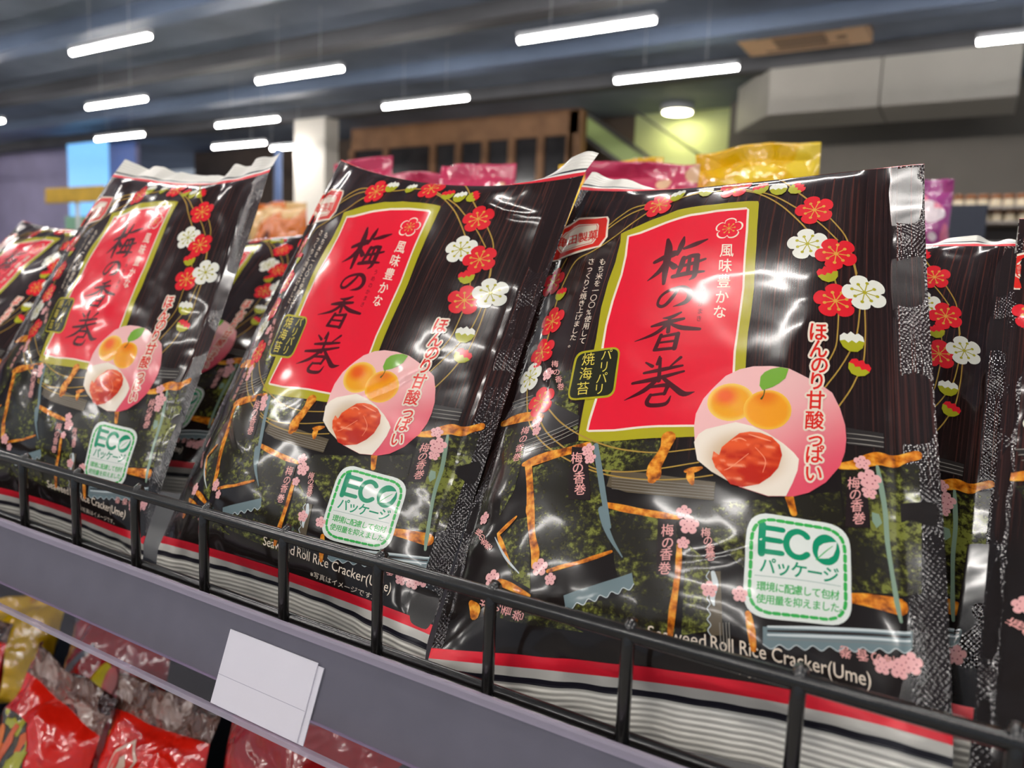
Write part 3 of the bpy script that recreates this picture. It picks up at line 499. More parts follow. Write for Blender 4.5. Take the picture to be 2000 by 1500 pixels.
['p','cracker_picture','sheenblue',3,[[144.4,18],[147.4,16.8],[150.2,18.8],[153.2,17.7],[155.9,19.7],[158.9,18.6],[161.5,20.6],[164.5,19.5],[167.1,21.6],[170.1,20.6],[172.6,22.7],[175.6,21.7],[178.1,23.9],[181,22.9],[183.6,25.1],[186.5,24.3],[189,26.6],[191.9,25.8],[194.5,27.9],[194.7,34],[190.1,33],[185.7,31.8],[181.2,30.6],[176.7,29.6],[172.2,28.6],[167.6,27.8],[163,26.9],[158.4,26.1],[153.8,25.4],[149.1,24.7],[144.3,24.1]],0],
['s','cracker_picture','sheen',4,[[144.4,18,0.28],[147.4,16.8,0.28],[150.2,18.8,0.28],[153.2,17.7,0.28],[155.9,19.7,0.28],[158.9,18.6,0.28],[161.5,20.6,0.28],[164.5,19.5,0.28],[167.1,21.6,0.28],[170.1,20.6,0.28],[172.6,22.7,0.28],[175.6,21.7,0.28],[178.1,23.9,0.28],[181,22.9,0.28],[183.6,25.1,0.28],[186.5,24.3,0.28],[189,26.6,0.28],[191.9,25.8,0.28],[194.5,27.9,0.28]],0],
['s','cracker_picture','sheen',5,[[146.1,24.4,0.7],[163.7,27.2,1.1],[180.8,30.6,0.9],[194,33.3,0.7]],0],
['s','cracker_picture','tabdark',5,[[146.1,22.9,0.7],[163.7,25.7,1.1],[180.8,29.1,0.9],[193.9,31.9,0.7]],0],
['s','cracker_picture','sheen',5,[[146.1,21.5,0.7],[163.7,24.3,1.1],[180.8,27.7,0.9],[193.9,30.4,0.7]],0],
['s','cracker_picture','sheendim',5,[[146.2,20.1,0.7],[163.7,22.9,1.1],[180.7,26.3,0.9],[193.9,29,0.7]],0],
['p','cracker_picture','tab',3,[[124.3,42.1],[123.3,39.9],[124.6,38],[123.6,35.8],[124.9,33.9],[123.9,31.8],[125.1,29.9],[124.1,27.9],[125.3,26],[124.2,24],[125.5,22.2],[124.4,20.2],[125.6,18.4],[129.7,19],[129.6,23.5],[129.4,28.1],[129.1,32.8],[128.8,37.7],[128.5,42.6]],0],
['s','cracker_picture','sheen',4,[[124.3,42.1,0.31],[123.3,39.9,0.31],[124.6,38,0.31],[123.6,35.8,0.31],[124.9,33.9,0.31],[123.9,31.8,0.31],[125.1,29.9,0.3],[124.1,27.9,0.3],[125.3,26,0.3],[124.2,24,0.3],[125.5,22.2,0.3],[124.4,20.2,0.3],[125.6,18.4,0.29]],0],
['s','cracker_picture','sheen',5,[[125.7,41.7,1.6],[126.7,37.4,2.3],[125.9,32.4,1.9],[126.5,29.6,0.8]],0],
['s','cracker_picture','tablight',5,[[128.7,23.4,0.22],[129.3,15,0.33]],0],
['s','cracker_picture','tablight',5,[[129.9,23.5,0.22],[130.4,15.2,0.33]],0],
['s','cracker_picture','tablight',5,[[131,23.7,0.22],[131.6,15.3,0.33]],0],
['s','cracker_picture','tablight',5,[[132.1,23.8,0.22],[132.7,15.5,0.32]],0],
['s','cracker_picture','cracker',4,[[30,92.3,2.4],[35.5,93.2,5],[43.7,94.9,5.2],[52.1,96.2,4.2],[58.8,97.4,4.4],[64.7,99,3.5]],3],
['s','cracker_picture','cracker',4,[[32.8,92.7,4.2],[37.5,80.2,3.7],[41.3,67,4.4],[44.9,55.6,3.4],[48.4,47.2,4.3],[49,41.2,3]],3],
['s','cracker_picture','cracker',4,[[56.1,38.9,1.6],[63.3,40.9,2],[70.3,42.5,1.6],[78.2,45.2,1.9],[84.4,47.6,1.2]],3],
['s','cracker_picture','cracker',4,[[170.6,93.8,2.9],[175.8,95.5,4.1],[179.9,98.1,5],[184.7,100.6,5.8],[189.2,100.7,5.4],[193.9,103,4.2],[198.9,105,4.2]],3],
['s','cracker_picture','cracker',4,[[79.3,68.5,2.4],[86.8,66.8,3.2],[94.8,65.3,2.9],[103,64,3.1],[107.8,63.5,2.4],[111.1,63,1.5]],3],
['s','cracker_picture','cracker',4,[[112.3,51.7,1.9],[112.5,44.1,2.6],[112,33.9,2.4],[111,25.1,2.9],[110.1,16.6,2.1]],3],
['s','cracker_picture','cracker',4,[[102.9,100.7,6.6],[102.1,95.7,4.5],[100.7,91.3,4.8],[98.8,86.3,5.9],[98.8,81.9,6.4],[98.4,80.1,4.1]],3],
['s','cracker_picture','cracker',4,[[112.1,84.3,1.7],[115.2,85,2.8],[118.2,86.1,1.4]],3],
['s','cracker_picture','cracker',4,[[114.2,84.7,2.3],[114.2,81.7,3.4],[115.2,78.7,1.7]],3],
['s','cracker_picture','cracker',4,[[174.2,40.5,3.6],[179.2,41.1,4.7],[184.3,41.4,5.4],[190.4,41.9,6.5]],3],
['s','cracker_picture','cracker',4,[[4.5,119.3,3.5],[13.3,119.6,5.3],[22.9,119.3,5.3],[33.2,117.6,3.8]],3],
['s','cracker_picture','cracker',4,[[33.3,65.3,1.1],[29.3,61.7,2.4],[24.9,57.7,2.2]],3],
['s','cracker_picture','cracker',4,[[24.2,57.8,1.2],[28,52.5,2.8],[31.7,47.3,2.3],[35.4,42.9,1.4]],3],
['s','cracker_picture','cracker',4,[[28.9,35.3,2.6],[35.8,33.2,3.5],[42.5,30.7,2.7],[48.6,28.3,1.4]],3],
['s','cracker_picture','cracker',4,[[16.8,25.5,2.7],[19.9,22.6,5.9],[20.5,20.3,5.2]],3],
['s','cracker_picture','cracker',4,[[139,28,2.2],[140.2,22.3,2.9],[141.1,15.7,2.1]],3],
['s','cracker_picture','cracker',4,[[152.4,76.5,3.3],[153.2,73.5,2.8],[154.2,69.8,2.5]],3],
['s','cracker_picture','cracker',4,[[21.8,29.9,2.1],[31.3,27.4,3.5],[42.3,24.3,1.9]],3],
['s','cracker_picture','cracker',4,[[38.7,70.4,1.5],[39.6,67.8,2.5],[41.1,65.4,2.7]],3],
['s','cracker_picture','sheenblue',5,[[68.9,98.4,2.6],[73.9,83.8,2.8],[79,68.2,2.4],[82.5,58.1,1.3]],0],
['s','cracker_picture','sheenblue',5,[[77.5,66.4,3],[80.3,59.3,2.7],[84.1,52.5,1.7],[89.4,45.4,0.43]],0],
['s','cracker_picture','sheengreen',5,[[184.1,96.8,1.2],[185.2,88.5,2],[186.4,78,1.8],[186.9,65.5,1.7],[188.2,53.9,1.5],[189.7,42.8,1.8],[190.9,36.6,1.1]],0],
['p','cracker_picture','sheengreen',5,[[181.7,76.5],[184.2,76.4],[185.2,72.9],[183.3,70.2],[181.8,72.7]],0],
['s','cracker_picture','sheen',5,[[23,56,0.44],[28.9,49.3,1],[34,44.2,1.2],[41.7,38.1,0.5]],0],
['p','cracker_picture','strip',5,[[56.4,98.8],[64.9,97.4],[66.7,90.5],[68.4,83.8],[70.1,77.2],[71.6,70.8],[60.3,71.9],[59.4,78.4],[58.5,85.1],[57.5,91.9]],0],
['p','cracker_picture','strip',5,[[173.3,89.8],[179.8,91.5],[180.1,85.8],[180.5,80.3],[180.9,74.9],[181.2,69.6],[176.8,68.6],[172.3,67.7],[172.6,73.1],[172.8,78.6],[173.1,84.2]],0],
['p','cracker_picture','strip',5,[[102.7,62.6],[110.5,61.6],[110.8,55.6],[111.1,49.6],[111.3,43.9],[111.4,38.3],[104.1,38.9],[103.8,44.6],[103.5,50.5],[103.1,56.5]],0],
['t','cracker_picture','pinkink',6,'梅',[60.4,92.5],[6.2,-0.2],[-1.1,6.2],0.01,None],
['t','cracker_picture','pinkink',6,'の',[62.1,87.3],[6.1,-0.14],[-1,6.1],0.01,None],
['t','cracker_picture','pinkink',6,'香',[63.7,82.1],[6,-0.08],[-0.9,6],0.01,None],
['t','cracker_picture','pinkink',6,'巻',[65.4,76.4],[5.8,-0.02],[-0.9,5.8],0.01,None],
['t','cracker_picture','pinkink',6,'梅',[175.5,87.2],[4.6,1.4],[0.28,5.7],0.01,None],
['t','cracker_picture','pinkink',6,'の',[176,82.4],[4.5,1.4],[0.28,5.6],0.01,None],
['t','cracker_picture','pinkink',6,'香',[176.5,77.7],[4.5,1.5],[0.28,5.5],0.01,None],
['t','cracker_picture','pinkink',6,'巻',[177.2,72.5],[4.5,1.5],[0.28,5.4],0.01,None],
['t','cracker_picture','pinkink',6,'梅',[107.1,57.4],[5.1,0.6],[-0.25,5.5],0.01,None],
['t','cracker_picture','pinkink',6,'の',[107.6,52.2],[5.1,0.6],[-0.21,5.4],0.01,None],
['t','cracker_picture','pinkink',6,'香',[107.4,47.3],[5,0.6],[-0.17,5.3],0.01,None],
['t','cracker_picture','pinkink',6,'巻',[107.2,41.6],[5,0.6],[-0.11,5.2],0.01,None],
['t','cracker_picture','pinkink',6,'梅',[24.7,111.3],[5.8,0.02],[0.12,4.6],0.01,None],
['t','cracker_picture','pinkink',6,'の',[24.9,106.8],[5.7,0.04],[0.13,4.5],0.01,None],
['t','cracker_picture','pinkink',6,'香',[24.1,101.9],[5.7,0.06],[0.14,4.5],0.01,None],
['t','cracker_picture','pinkink',6,'巻',[24.1,96.9],[5.7,0.08],[0.16,4.5],0.01,None],
['t','cracker_picture','pinkink',6,'梅',[10.5,59.9],[1.6,2.9],[-6,2.8],0.01,None],
['t','cracker_picture','pinkink',6,'の',[13.9,56.9],[1.5,2.9],[-5.4,2.5],0.01,None],
['t','cracker_picture','pinkink',6,'香',[17,54],[1.5,2.9],[-5.1,2.3],0.01,None],
['t','cracker_picture','pinkink',6,'巻',[20.2,51.7],[1.4,2.9],[-4.8,2.2],0.01,None],
['t','cracker_picture','pinkink',6,'梅',[187.1,21.7],[-4.1,-0.33],[0.38,-4.2],0.01,None],
['t','cracker_picture','pinkink',6,'の',[182.6,21.6],[-4.1,-0.26],[0.39,-4.2],0.01,None],
['t','cracker_picture','pinkink',6,'香',[178,21.3],[-4.1,-0.19],[0.4,-4.2],0.01,None],
['t','cracker_picture','pinkink',6,'巻',[172.3,20.9],[-4.2,-0.12],[0.42,-4.2],0.01,None],
['t','cracker_picture','pinkink',6,'梅',[25.9,25.7],[0.8,4.8],[-6.7,1.6],0.01,None],
['t','cracker_picture','pinkink',6,'の',[32,23.9],[0.9,4.7],[-6.3,1.4],0.01,None],
['t','cracker_picture','pinkink',6,'香',[37.8,22.1],[1,4.6],[-6,1.3],0.01,None],
['t','cracker_picture','pinkink',6,'巻',[44.2,19.9],[1.1,4.5],[-5.7,1.2],0.01,None],
['t','cracker_picture','pinkink',6,'梅',[122.1,57.6],[3.7,0.5],[-0.09,4.1],0.01,None],
['t','cracker_picture','pinkink',6,'の',[123.1,54.3],[3.7,0.6],[-0.07,4.1],0.01,None],
['t','cracker_picture','pinkink',6,'香',[124.1,51],[3.6,0.6],[-0.05,4],0.01,None],
['t','cracker_picture','pinkink',6,'巻',[124.6,48.1],[3.6,0.6],[-0.04,4],0.01,None],
['t','cracker_picture','pinkink',6,'梅',[32.5,147.5],[5.1,-0.7],[-1.3,4.3],0.01,None],
['t','cracker_picture','pinkink',6,'の',[35.3,142.3],[4.9,-0.6],[-1.2,4.3],0.01,None],
['t','cracker_picture','pinkink',6,'香',[38.1,137.8],[4.8,-0.5],[-1.1,4.2],0.01,None],
['t','cracker_picture','pinkink',6,'巻',[40.8,133.3],[4.6,-0.49],[-1.1,4.2],0.01,None],
['f','cracker_picture','pink',6,[65.4,96.5],3.4,0],
['f','cracker_picture','pink',6,[67.4,91.9],3,0],
['f','cracker_picture','pink',6,[113,65.6],3.2,0],
['f','cracker_picture','pink',6,[115.5,60.2],4,0],
['f','cracker_picture','pink',6,[113.7,52.6],2.6,0],
['f','cracker_picture','pink',6,[178.6,97.1],3.2,0],
['f','cracker_picture','pink',6,[181.2,90.3],4.4,0],
['f','cracker_picture','pink',6,[180.9,84.6],2.8,0],
['f','cracker_picture','pink',6,[26.9,36.3],4.2,0],
['f','cracker_picture','pink',6,[52,40.6],4,0],
['f','cracker_picture','pink',6,[57.9,35.5],2.8,0],
['f','cracker_picture','pink',6,[11.5,67.1],3.4,0],
['f','cracker_picture','pink',6,[194.1,22.7],4,0],
['f','cracker_picture','pink',6,[190,20],3.6,0],
['f','cracker_picture','pink',6,[184.4,19.4],3,0],
['f','cracker_picture','pink',6,[29.9,141.8],3.6,0],
['f','cracker_picture','pink',6,[31.4,115.1],3.4,0],
['f','cracker_picture','pink',6,[32.6,110.1],2.8,0],
['f','cracker_picture','pink',6,[124.6,35.2],3.2,0],
['f','cracker_picture','pink',6,[135.9,34.7],3,0]]

INK = {k: lin(v) for k, v in dict(gold=(176, 166, 30), cream=(244, 226, 205), red=(234, 28, 52), maroon=(74, 12, 24), greenblack=(38, 38, 22), yellowgold=(226, 204, 84),
    logored=(222, 44, 34), stem=(176, 140, 62), white=(236, 234, 220), petalred=(226, 34, 46), leafgold=(172, 170, 34), whitebudleaf=(172, 170, 60), stamen=(222, 160, 66), stamengreen=(178, 168, 40),
    pink=(240, 178, 176), pinkdot=(150, 60, 70), pinkink=(236, 168, 162), badgewhite=(232, 236, 228), ecogreen=(60, 178, 84), ecodark=(20, 146, 104), grey=(170, 190, 178),
    nori=(40, 40, 20), tab=(92, 80, 62), tabdark=(48, 43, 42), tablight=(150, 144, 134), sheenblue=(112, 130, 134), sheen=(206, 214, 214), sheendim=(120, 130, 132), sheengreen=(134, 158, 136),
    cracker=(216, 122, 20), strip=(38, 26, 26), leaf=(120, 170, 56), leafdark=(70, 84, 30), umelight=(246, 150, 110), roundel=(244, 150, 155), plumA=(240, 160, 30), plumB=(240, 150, 30), dish=(240, 222, 200), ume=(226, 74, 30)).items()}

SHEET_W, SHEET_H, CELL = .207, .258, .002

def fnoise(x, y, seed=0):
    """smooth lattice noise in [-1, 1]"""
    x = np.asarray(x, float); y = np.asarray(y, float)
    xi = np.floor(x).astype(np.int64); yi = np.floor(y).astype(np.int64); fx = x-xi; fy = y-yi
    fx = fx*fx*fx*(fx*(fx*6-15)+10); fy = fy*fy*fy*(fy*(fy*6-15)+10)
    def h(i, j):
        n = (i*374761393+j*668265263+seed*2147483647) & 0xffffffff
        n = ((n ^ (n >> 13))*1274126177) & 0xffffffff
        return ((n ^ (n >> 16)) & 0xffff)/32767.5-1
    a = h(xi, yi)*(1-fx)+h(xi+1, yi)*fx; b = h(xi, yi+1)*(1-fx)+h(xi+1, yi+1)*fx
    return a*(1-fy)+b*fy

def mixc(a, b, t): return tuple(a[i]*(1-t)+b[i]*t for i in range(3))
def sstep(a, b, x):
    t = min(1, max(0, (x-a)/(b-a))); return t*t*(3-2*t)

def paint(kind, u, v, c, ext):
    """printed fruit picture: colour of the ink at one point of the sheet"""
    du, dv = (u-c[0])/ext[0], (v-c[1])/ext[1]; r = math.hypot(du, dv)
    n = float(fnoise(u*.35, v*.35, 3))
    if kind == 'roundel': return mixc(lin((246, 190, 186)), lin((232, 84, 104)), sstep(-.5, .9, du*.55-dv*.75))
    if kind == 'plumA': return mixc(mixc(lin((238, 96, 20)), lin((244, 166, 30)), sstep(.15, .75, math.hypot(du+.25, dv-.3))), lin((250, 206, 96)), sstep(.75, 1, r))
    if kind == 'plumB': return mixc(mixc(lin((236, 120, 16)), lin((246, 160, 30)), sstep(.1, .8, math.hypot(du+.1, dv-.75))), lin((250, 196, 70)), sstep(.8, 1.02, r))
    if kind == 'dish': return mixc(lin((214, 186, 152)), lin((246, 232, 214)), sstep(.45, .95, r))
    if kind == 'ume':
        w = float(fnoise(u*.22+.6*n, v*.5, 9))
        base = mixc(lin((190, 36, 16)), lin((236, 92, 40)), sstep(-.7, .8, dv*.5-du*.2+w*.7))
        return mixc(base, lin((250, 170, 130)), sstep(.55, .95, w)*.8+sstep(.8, 1.1, dv)*.2)
    return INK[kind]

class Sheet:
    """flat artwork: triangles in sheet millimetres with a layer height, ink colour and material slot"""
    def __init__(self): self.bm = bmesh.new(); self.ink = self.bm.loops.layers.float_color.new('ink'); self.n = {}
    def height(self, lay):
        i = self.n.get(lay, 0); self.n[lay] = i+1
        return .10+lay*.04+min(i, 60)*.0006
    def poly(self, pts, lay, rgb, mat=0, kind=None, h=None):
        h = self.height(lay) if h is None else h
        if sum(a[0]*b[1]-b[0]*a[1] for a, b in zip(pts, list(pts[1:])+[pts[0]])) < 0: pts = list(pts)[::-1]
        vco, _, fcs, _, _, _ = delaunay_2d_cdt([Vector(p[:2]) for p in pts], [], [list(range(len(pts)))], 1, 1e-5)
        vs = [self.bm.verts.new((p[0], p[1], h)) for p in vco]
        for q in fcs:
            a, b, c = (vco[i] for i in q)
            ar = (b-a).cross(c-a)
            if abs(ar) < 1e-7: continue
            f = self.bm.faces.new([vs[i] for i in (q if ar > 0 else q[::-1])]); f.material_index = mat
            for l in f.loops: l[self.ink] = rgb+(1,)
    def disc(self, c, r, lay, rgb, n=10, h=None, mat=0):
        self.poly([(c[0]+r*math.cos(2*math.pi*k/n), c[1]+r*math.sin(2*math.pi*k/n)) for k in range(n)], lay, rgb, mat, h=h)
    def stroke(self, pts, lay, rgb, mat=0):
        """brush stroke: a smoothed ribbon whose width follows the pressure of the brush"""
        h = self.height(lay); P = [np.array(p, float) for p in pts]; q = []
        if len(P) > 2:
            for i in range(len(P)-1):
                p0, p1, p2, p3 = P[max(i-1, 0)], P[i], P[i+1], P[min(i+2, len(P)-1)]
                for k in range(5):
                    t = k/5; q.append(.5*((2*p1)+(p2-p0)*t+(2*p0-5*p1+4*p2-p3)*t*t+(3*p1-p0-3*p2+p3)*t**3))
            q.append(P[-1])
        else:
            q = [P[0]+(P[1]-P[0])*t/4 for t in range(5)]
        q = np.array(q); q[:, 2] = np.maximum(q[:, 2], .04)
        d = np.gradient(q[:, :2], axis=0); d /= np.maximum(np.hypot(d[:, 0], d[:, 1]), 1e-9)[:, None]
        n = np.stack([-d[:, 1], d[:, 0]], 1)*q[:, 2:3]/2
        A = [self.bm.verts.new((a[0], a[1], h)) for a in q[:, :2]+n]; B = [self.bm.verts.new((a[0], a[1], h)) for a in q[:, :2]-n]
        for i in range(len(q)-1):
            f = self.bm.faces.new((B[i], B[i+1], A[i+1], A[i])); f.material_index = mat
            for l in f.loops: l[self.ink] = rgb+(1,)
        for e in (q[0], q[-1]):
            if e[2] > .25: self.disc(e[:2], e[2]/2*.98, lay, rgb, 10, h=h-.0003, mat=mat)

FONT_CACHE = {}
def glyphs(s, bold):
    """outline of a run of type in Blender's own font, em = 1"""
    k = (s, bold)
    if k not in FONT_CACHE:
        cu = bpy.data.curves.new('type', 'FONT'); cu.body = s; cu.resolution_u = 3; cu.offset = bold
        ob = bpy.data.objects.new('type', cu); COL.objects.link(ob)
        dg = bpy.context.evaluated_depsgraph_get()
        me = bpy.data.meshes.new_from_object(ob.evaluated_get(dg))
        co = [tuple(v.co[:2]) for v in me.vertices]; fa = [tuple(p.vertices) for p in me.polygons]
        bpy.data.objects.remove(ob); bpy.data.curves.remove(cu); bpy.data.meshes.remove(me)
        FONT_CACHE[k] = (co, fa)
    return FONT_CACHE[k]
_ref = np.array(glyphs('国', 0)[0]); EM_C = (_ref.min(0)+_ref.max(0))/2; EM_S = .9/float((_ref.max(0)-_ref.min(0)).max())

def put_text(sh, s, o, ex, ey, lay, rgb, bold, halo, halo_rgb):
    anchor = None
    if '@' in s: s, anchor = s.split('@')
    co, fa = glyphs(s, 0)
    if not fa: return
    c = np.array(co)
    if anchor:                                   # a run of type fitted to a width in ems, from its left or right end
        x0, x1 = c[:, 0].min(), c[:, 0].max(); w = float(anchor[1:])
        c = np.stack([(c[:, 0]-(x0 if anchor[0] == 'R' else x1))/(x1-x0)*w, c[:, 1]*EM_S], 1)
    else: c = (c-EM_C)*EM_S
    def emit(dx, dy, rgb, h):
        p = [(o[0]+(x+dx)*ex[0]+(y+dy)*ey[0], o[1]+(x+dx)*ex[1]+(y+dy)*ey[1]) for x, y in c]
        vs = [sh.bm.verts.new((a, b, h)) for a, b in p]
        for f in fa:
            try: q = sh.bm.faces.new([vs[i] for i in f])
            except ValueError: continue
            for l in q.loops: l[sh.ink] = rgb+(1,)
    if halo:
        h = sh.height(lay-1)
        for k in range(12): emit(halo*math.cos(k*math.pi/6)*.75, halo*math.sin(k*math.pi/6)*.75, halo_rgb, h-.0002*k)
        emit(0, 0, halo_rgb, h)
    h = sh.height(lay)
    if bold:
        for k in range(6): emit(bold*math.cos(k*math.pi/3), bold*math.sin(k*math.pi/3), rgb, h-.0003*(k+1))
    emit(0, 0, rgb, h)

def petals(c, r, ang, n=5, k=1.0, seg=50):
    o = []
    for i in range(seg):
        t = 2*math.pi*i/seg; w = abs(math.cos(n*t/2))
        rr = r*(.68+.32*w**.5)*k
        o.append((c[0]+rr*math.cos(t+ang), c[1]+rr*math.sin(t+ang)))
    return o

def put_flower(sh, kind, c, r, ang, lay):
    ang += math.pi/2
    if kind == 'emblem':
        sh.poly(petals(c, r, ang), lay, INK['cream']); sh.poly(petals(c, r*.88, ang), lay+1, INK['red']); st, dot = INK['stamen'], INK['stamen']; lay += 2; r *= .8
    elif kind == 'pink':
        sh.poly(petals(c, r, ang, seg=30), lay, INK['pink'])
        for k in range(6): sh.disc((c[0]+r*.45*math.cos(k*1.047), c[1]+r*.45*math.sin(k*1.047)), r*.08, lay+1, INK['pinkdot'], 6)
        return
    else:
        sh.poly(petals(c, r, ang), lay, INK['petalred' if kind == 'red' else 'white']); st = dot = INK['stamen' if kind == 'red' else 'stamengreen']; lay += 1
    for k in range(8):
        t = ang+k*math.pi/4+.2; d = r*(.56 if k % 2 else .5)
        sh.stroke([(c[0], c[1], r*.05), (c[0]+d*math.cos(t), c[1]+d*math.sin(t), r*.05)], lay, st)
        sh.disc((c[0]+d*math.cos(t), c[1]+d*math.sin(t)), r*.085, lay, dot, 8)
    sh.disc(c, r*.1, lay, st, 10)

def put_bud(sh, kind, c, r, ang, lay):
    def rot(p): return [(c[0]+(x*math.cos(ang)-y*math.sin(ang))*r, c[1]+(x*math.sin(ang)+y*math.cos(ang))*r) for x, y in p]
    up = [(-.95, .0), (-.9, .55), (-.55, .85), (-.3, .7), (0, 1.0), (.3, .7), (.55, .85), (.9, .55), (.95, .0), (.6, -.6), (-.6, -.6)]
    sh.poly(rot(up), lay, INK['petalred' if kind == 'red' else 'white'])
    sh.poly(rot([(-.97, .05), (-.55, .15), (-.3, -.1), (0, .15), (.3, -.1), (.55, .15), (.97, .05), (.75, -.55), (.3, -.95), (-.3, -.95), (-.75, -.55)]), lay+1, INK['leafgold'])

def build_artwork():
    parts = {}
    for d in DESIGN:
        sh = parts.setdefault(d[1], Sheet()); t = d[0]
        if t == 'p':
            sh.poly(d[4], d[3], INK[d[2]], {1: 1, 3: 2}.get(d[5], 0))
            if d[5] == 2:
                P = np.array(d[4]); c = (P.min(0)+P.max(0))/2; e = (P.max(0)-P.min(0))/2
                sh.bm.faces.ensure_lookup_table(); sh.todo = getattr(sh, 'todo', []); sh.todo.append((sh.height(d[3]), d[2], c, e, d[4], d[3]))
        elif t == 's': sh.stroke(d[4], d[3], INK[d[2]], {1: 1, 3: 2}.get(d[5], 0))
        elif t == 't': put_text(sh, d[4], d[5], d[6], d[7], d[3], INK[d[2]], d[8], d[9], INK['cream'])
        elif t == 'f': put_flower(sh, d[2], d[4], d[5], d[6], d[3])
        elif t == 'b': put_bud(sh, d[2], d[4], d[5], d[6], d[3])
    out = {}
    for name, sh in parts.items():
        bm = sh.bm
        us = [v.co.x for v in bm.verts]; vs = [v.co.y for v in bm.verts]
        step = 1.0 if name == 'fruit_picture' else 2.0
        for ax, lo, hi in ((0, min(us), max(us)), (1, min(vs), max(vs))):
            x = math.ceil((lo+1e-4)/step)*step
            while x < hi-1e-4:
                co = [0, 0, 0]; no = [0, 0, 0]; co[ax] = x; no[ax] = 1
                bmesh.ops.bisect_plane(bm, geom=list(bm.faces)+list(bm.edges)+list(bm.verts), dist=1e-5, plane_co=co, plane_no=no)
                x += step
        if hasattr(sh, 'todo'):
            for h, kind, c, e, P, lay in sh.todo:
                for f in bm.faces:
                    if abs(f.verts[0].co.z-(h-.0006)) < 2e-4:
                        for l in f.loops: l[sh.ink] = tuple(paint(kind, l.vert.co.x, l.vert.co.y, c, e))+(1,)
        bm.verts.index_update()
        co = np.array([v.co[:] for v in bm.verts]); 
        # clip to the sheet
        co[:, 0] = np.clip(co[:, 0], .3, SHEET_W*1e3-.3); co[:, 1] = np.clip(co[:, 1], .3, SHEET_H*1e3-.2)
        bmesh.ops.reverse_faces(bm, faces=[f for f in bm.faces if sum(p.vert.co.x*p.link_loop_next.vert.co.y-p.link_loop_next.vert.co.x*p.vert.co.y for p in f.loops) < 0])
        fa = [tuple(v.index for v in f.verts) for f in bm.faces]; mi = [f.material_index for f in bm.faces]
        ink = [l[sh.ink][:] for f in bm.faces for l in f.loops]
        bm.free(); out[name] = (co, fa, mi, ink)
    return out
ART = build_artwork()

# ------------------------------------------------------------------ one filled bag
def eul(a, b, c):
    cz, sz = math.cos(a), math.sin(a); X = np.array([cz, sz, 0]); Y = np.array([-sz, cz, 0]); Z = np.array([0, 0, 1.])
    U = Z*math.cos(b)+Y*math.sin(b); N = np.cross(X, U)
    return X*math.cos(c)+U*math.sin(c), -X*math.sin(c)+U*math.cos(c), N

def belly(u, v, B=.020):
    s = np.clip(u/SHEET_W, 0, 1); t = np.clip(v/SHEET_H, 0, 1)
    x = np.clip((s-.025)/(.925-.025), 0, 1); a = np.clip(4*x*(1-x), 0, 1)**.85; b = np.clip(1-(2*t-1)**4, 0, 1)**.8*(1.12-.35*t)
    return B*a*b

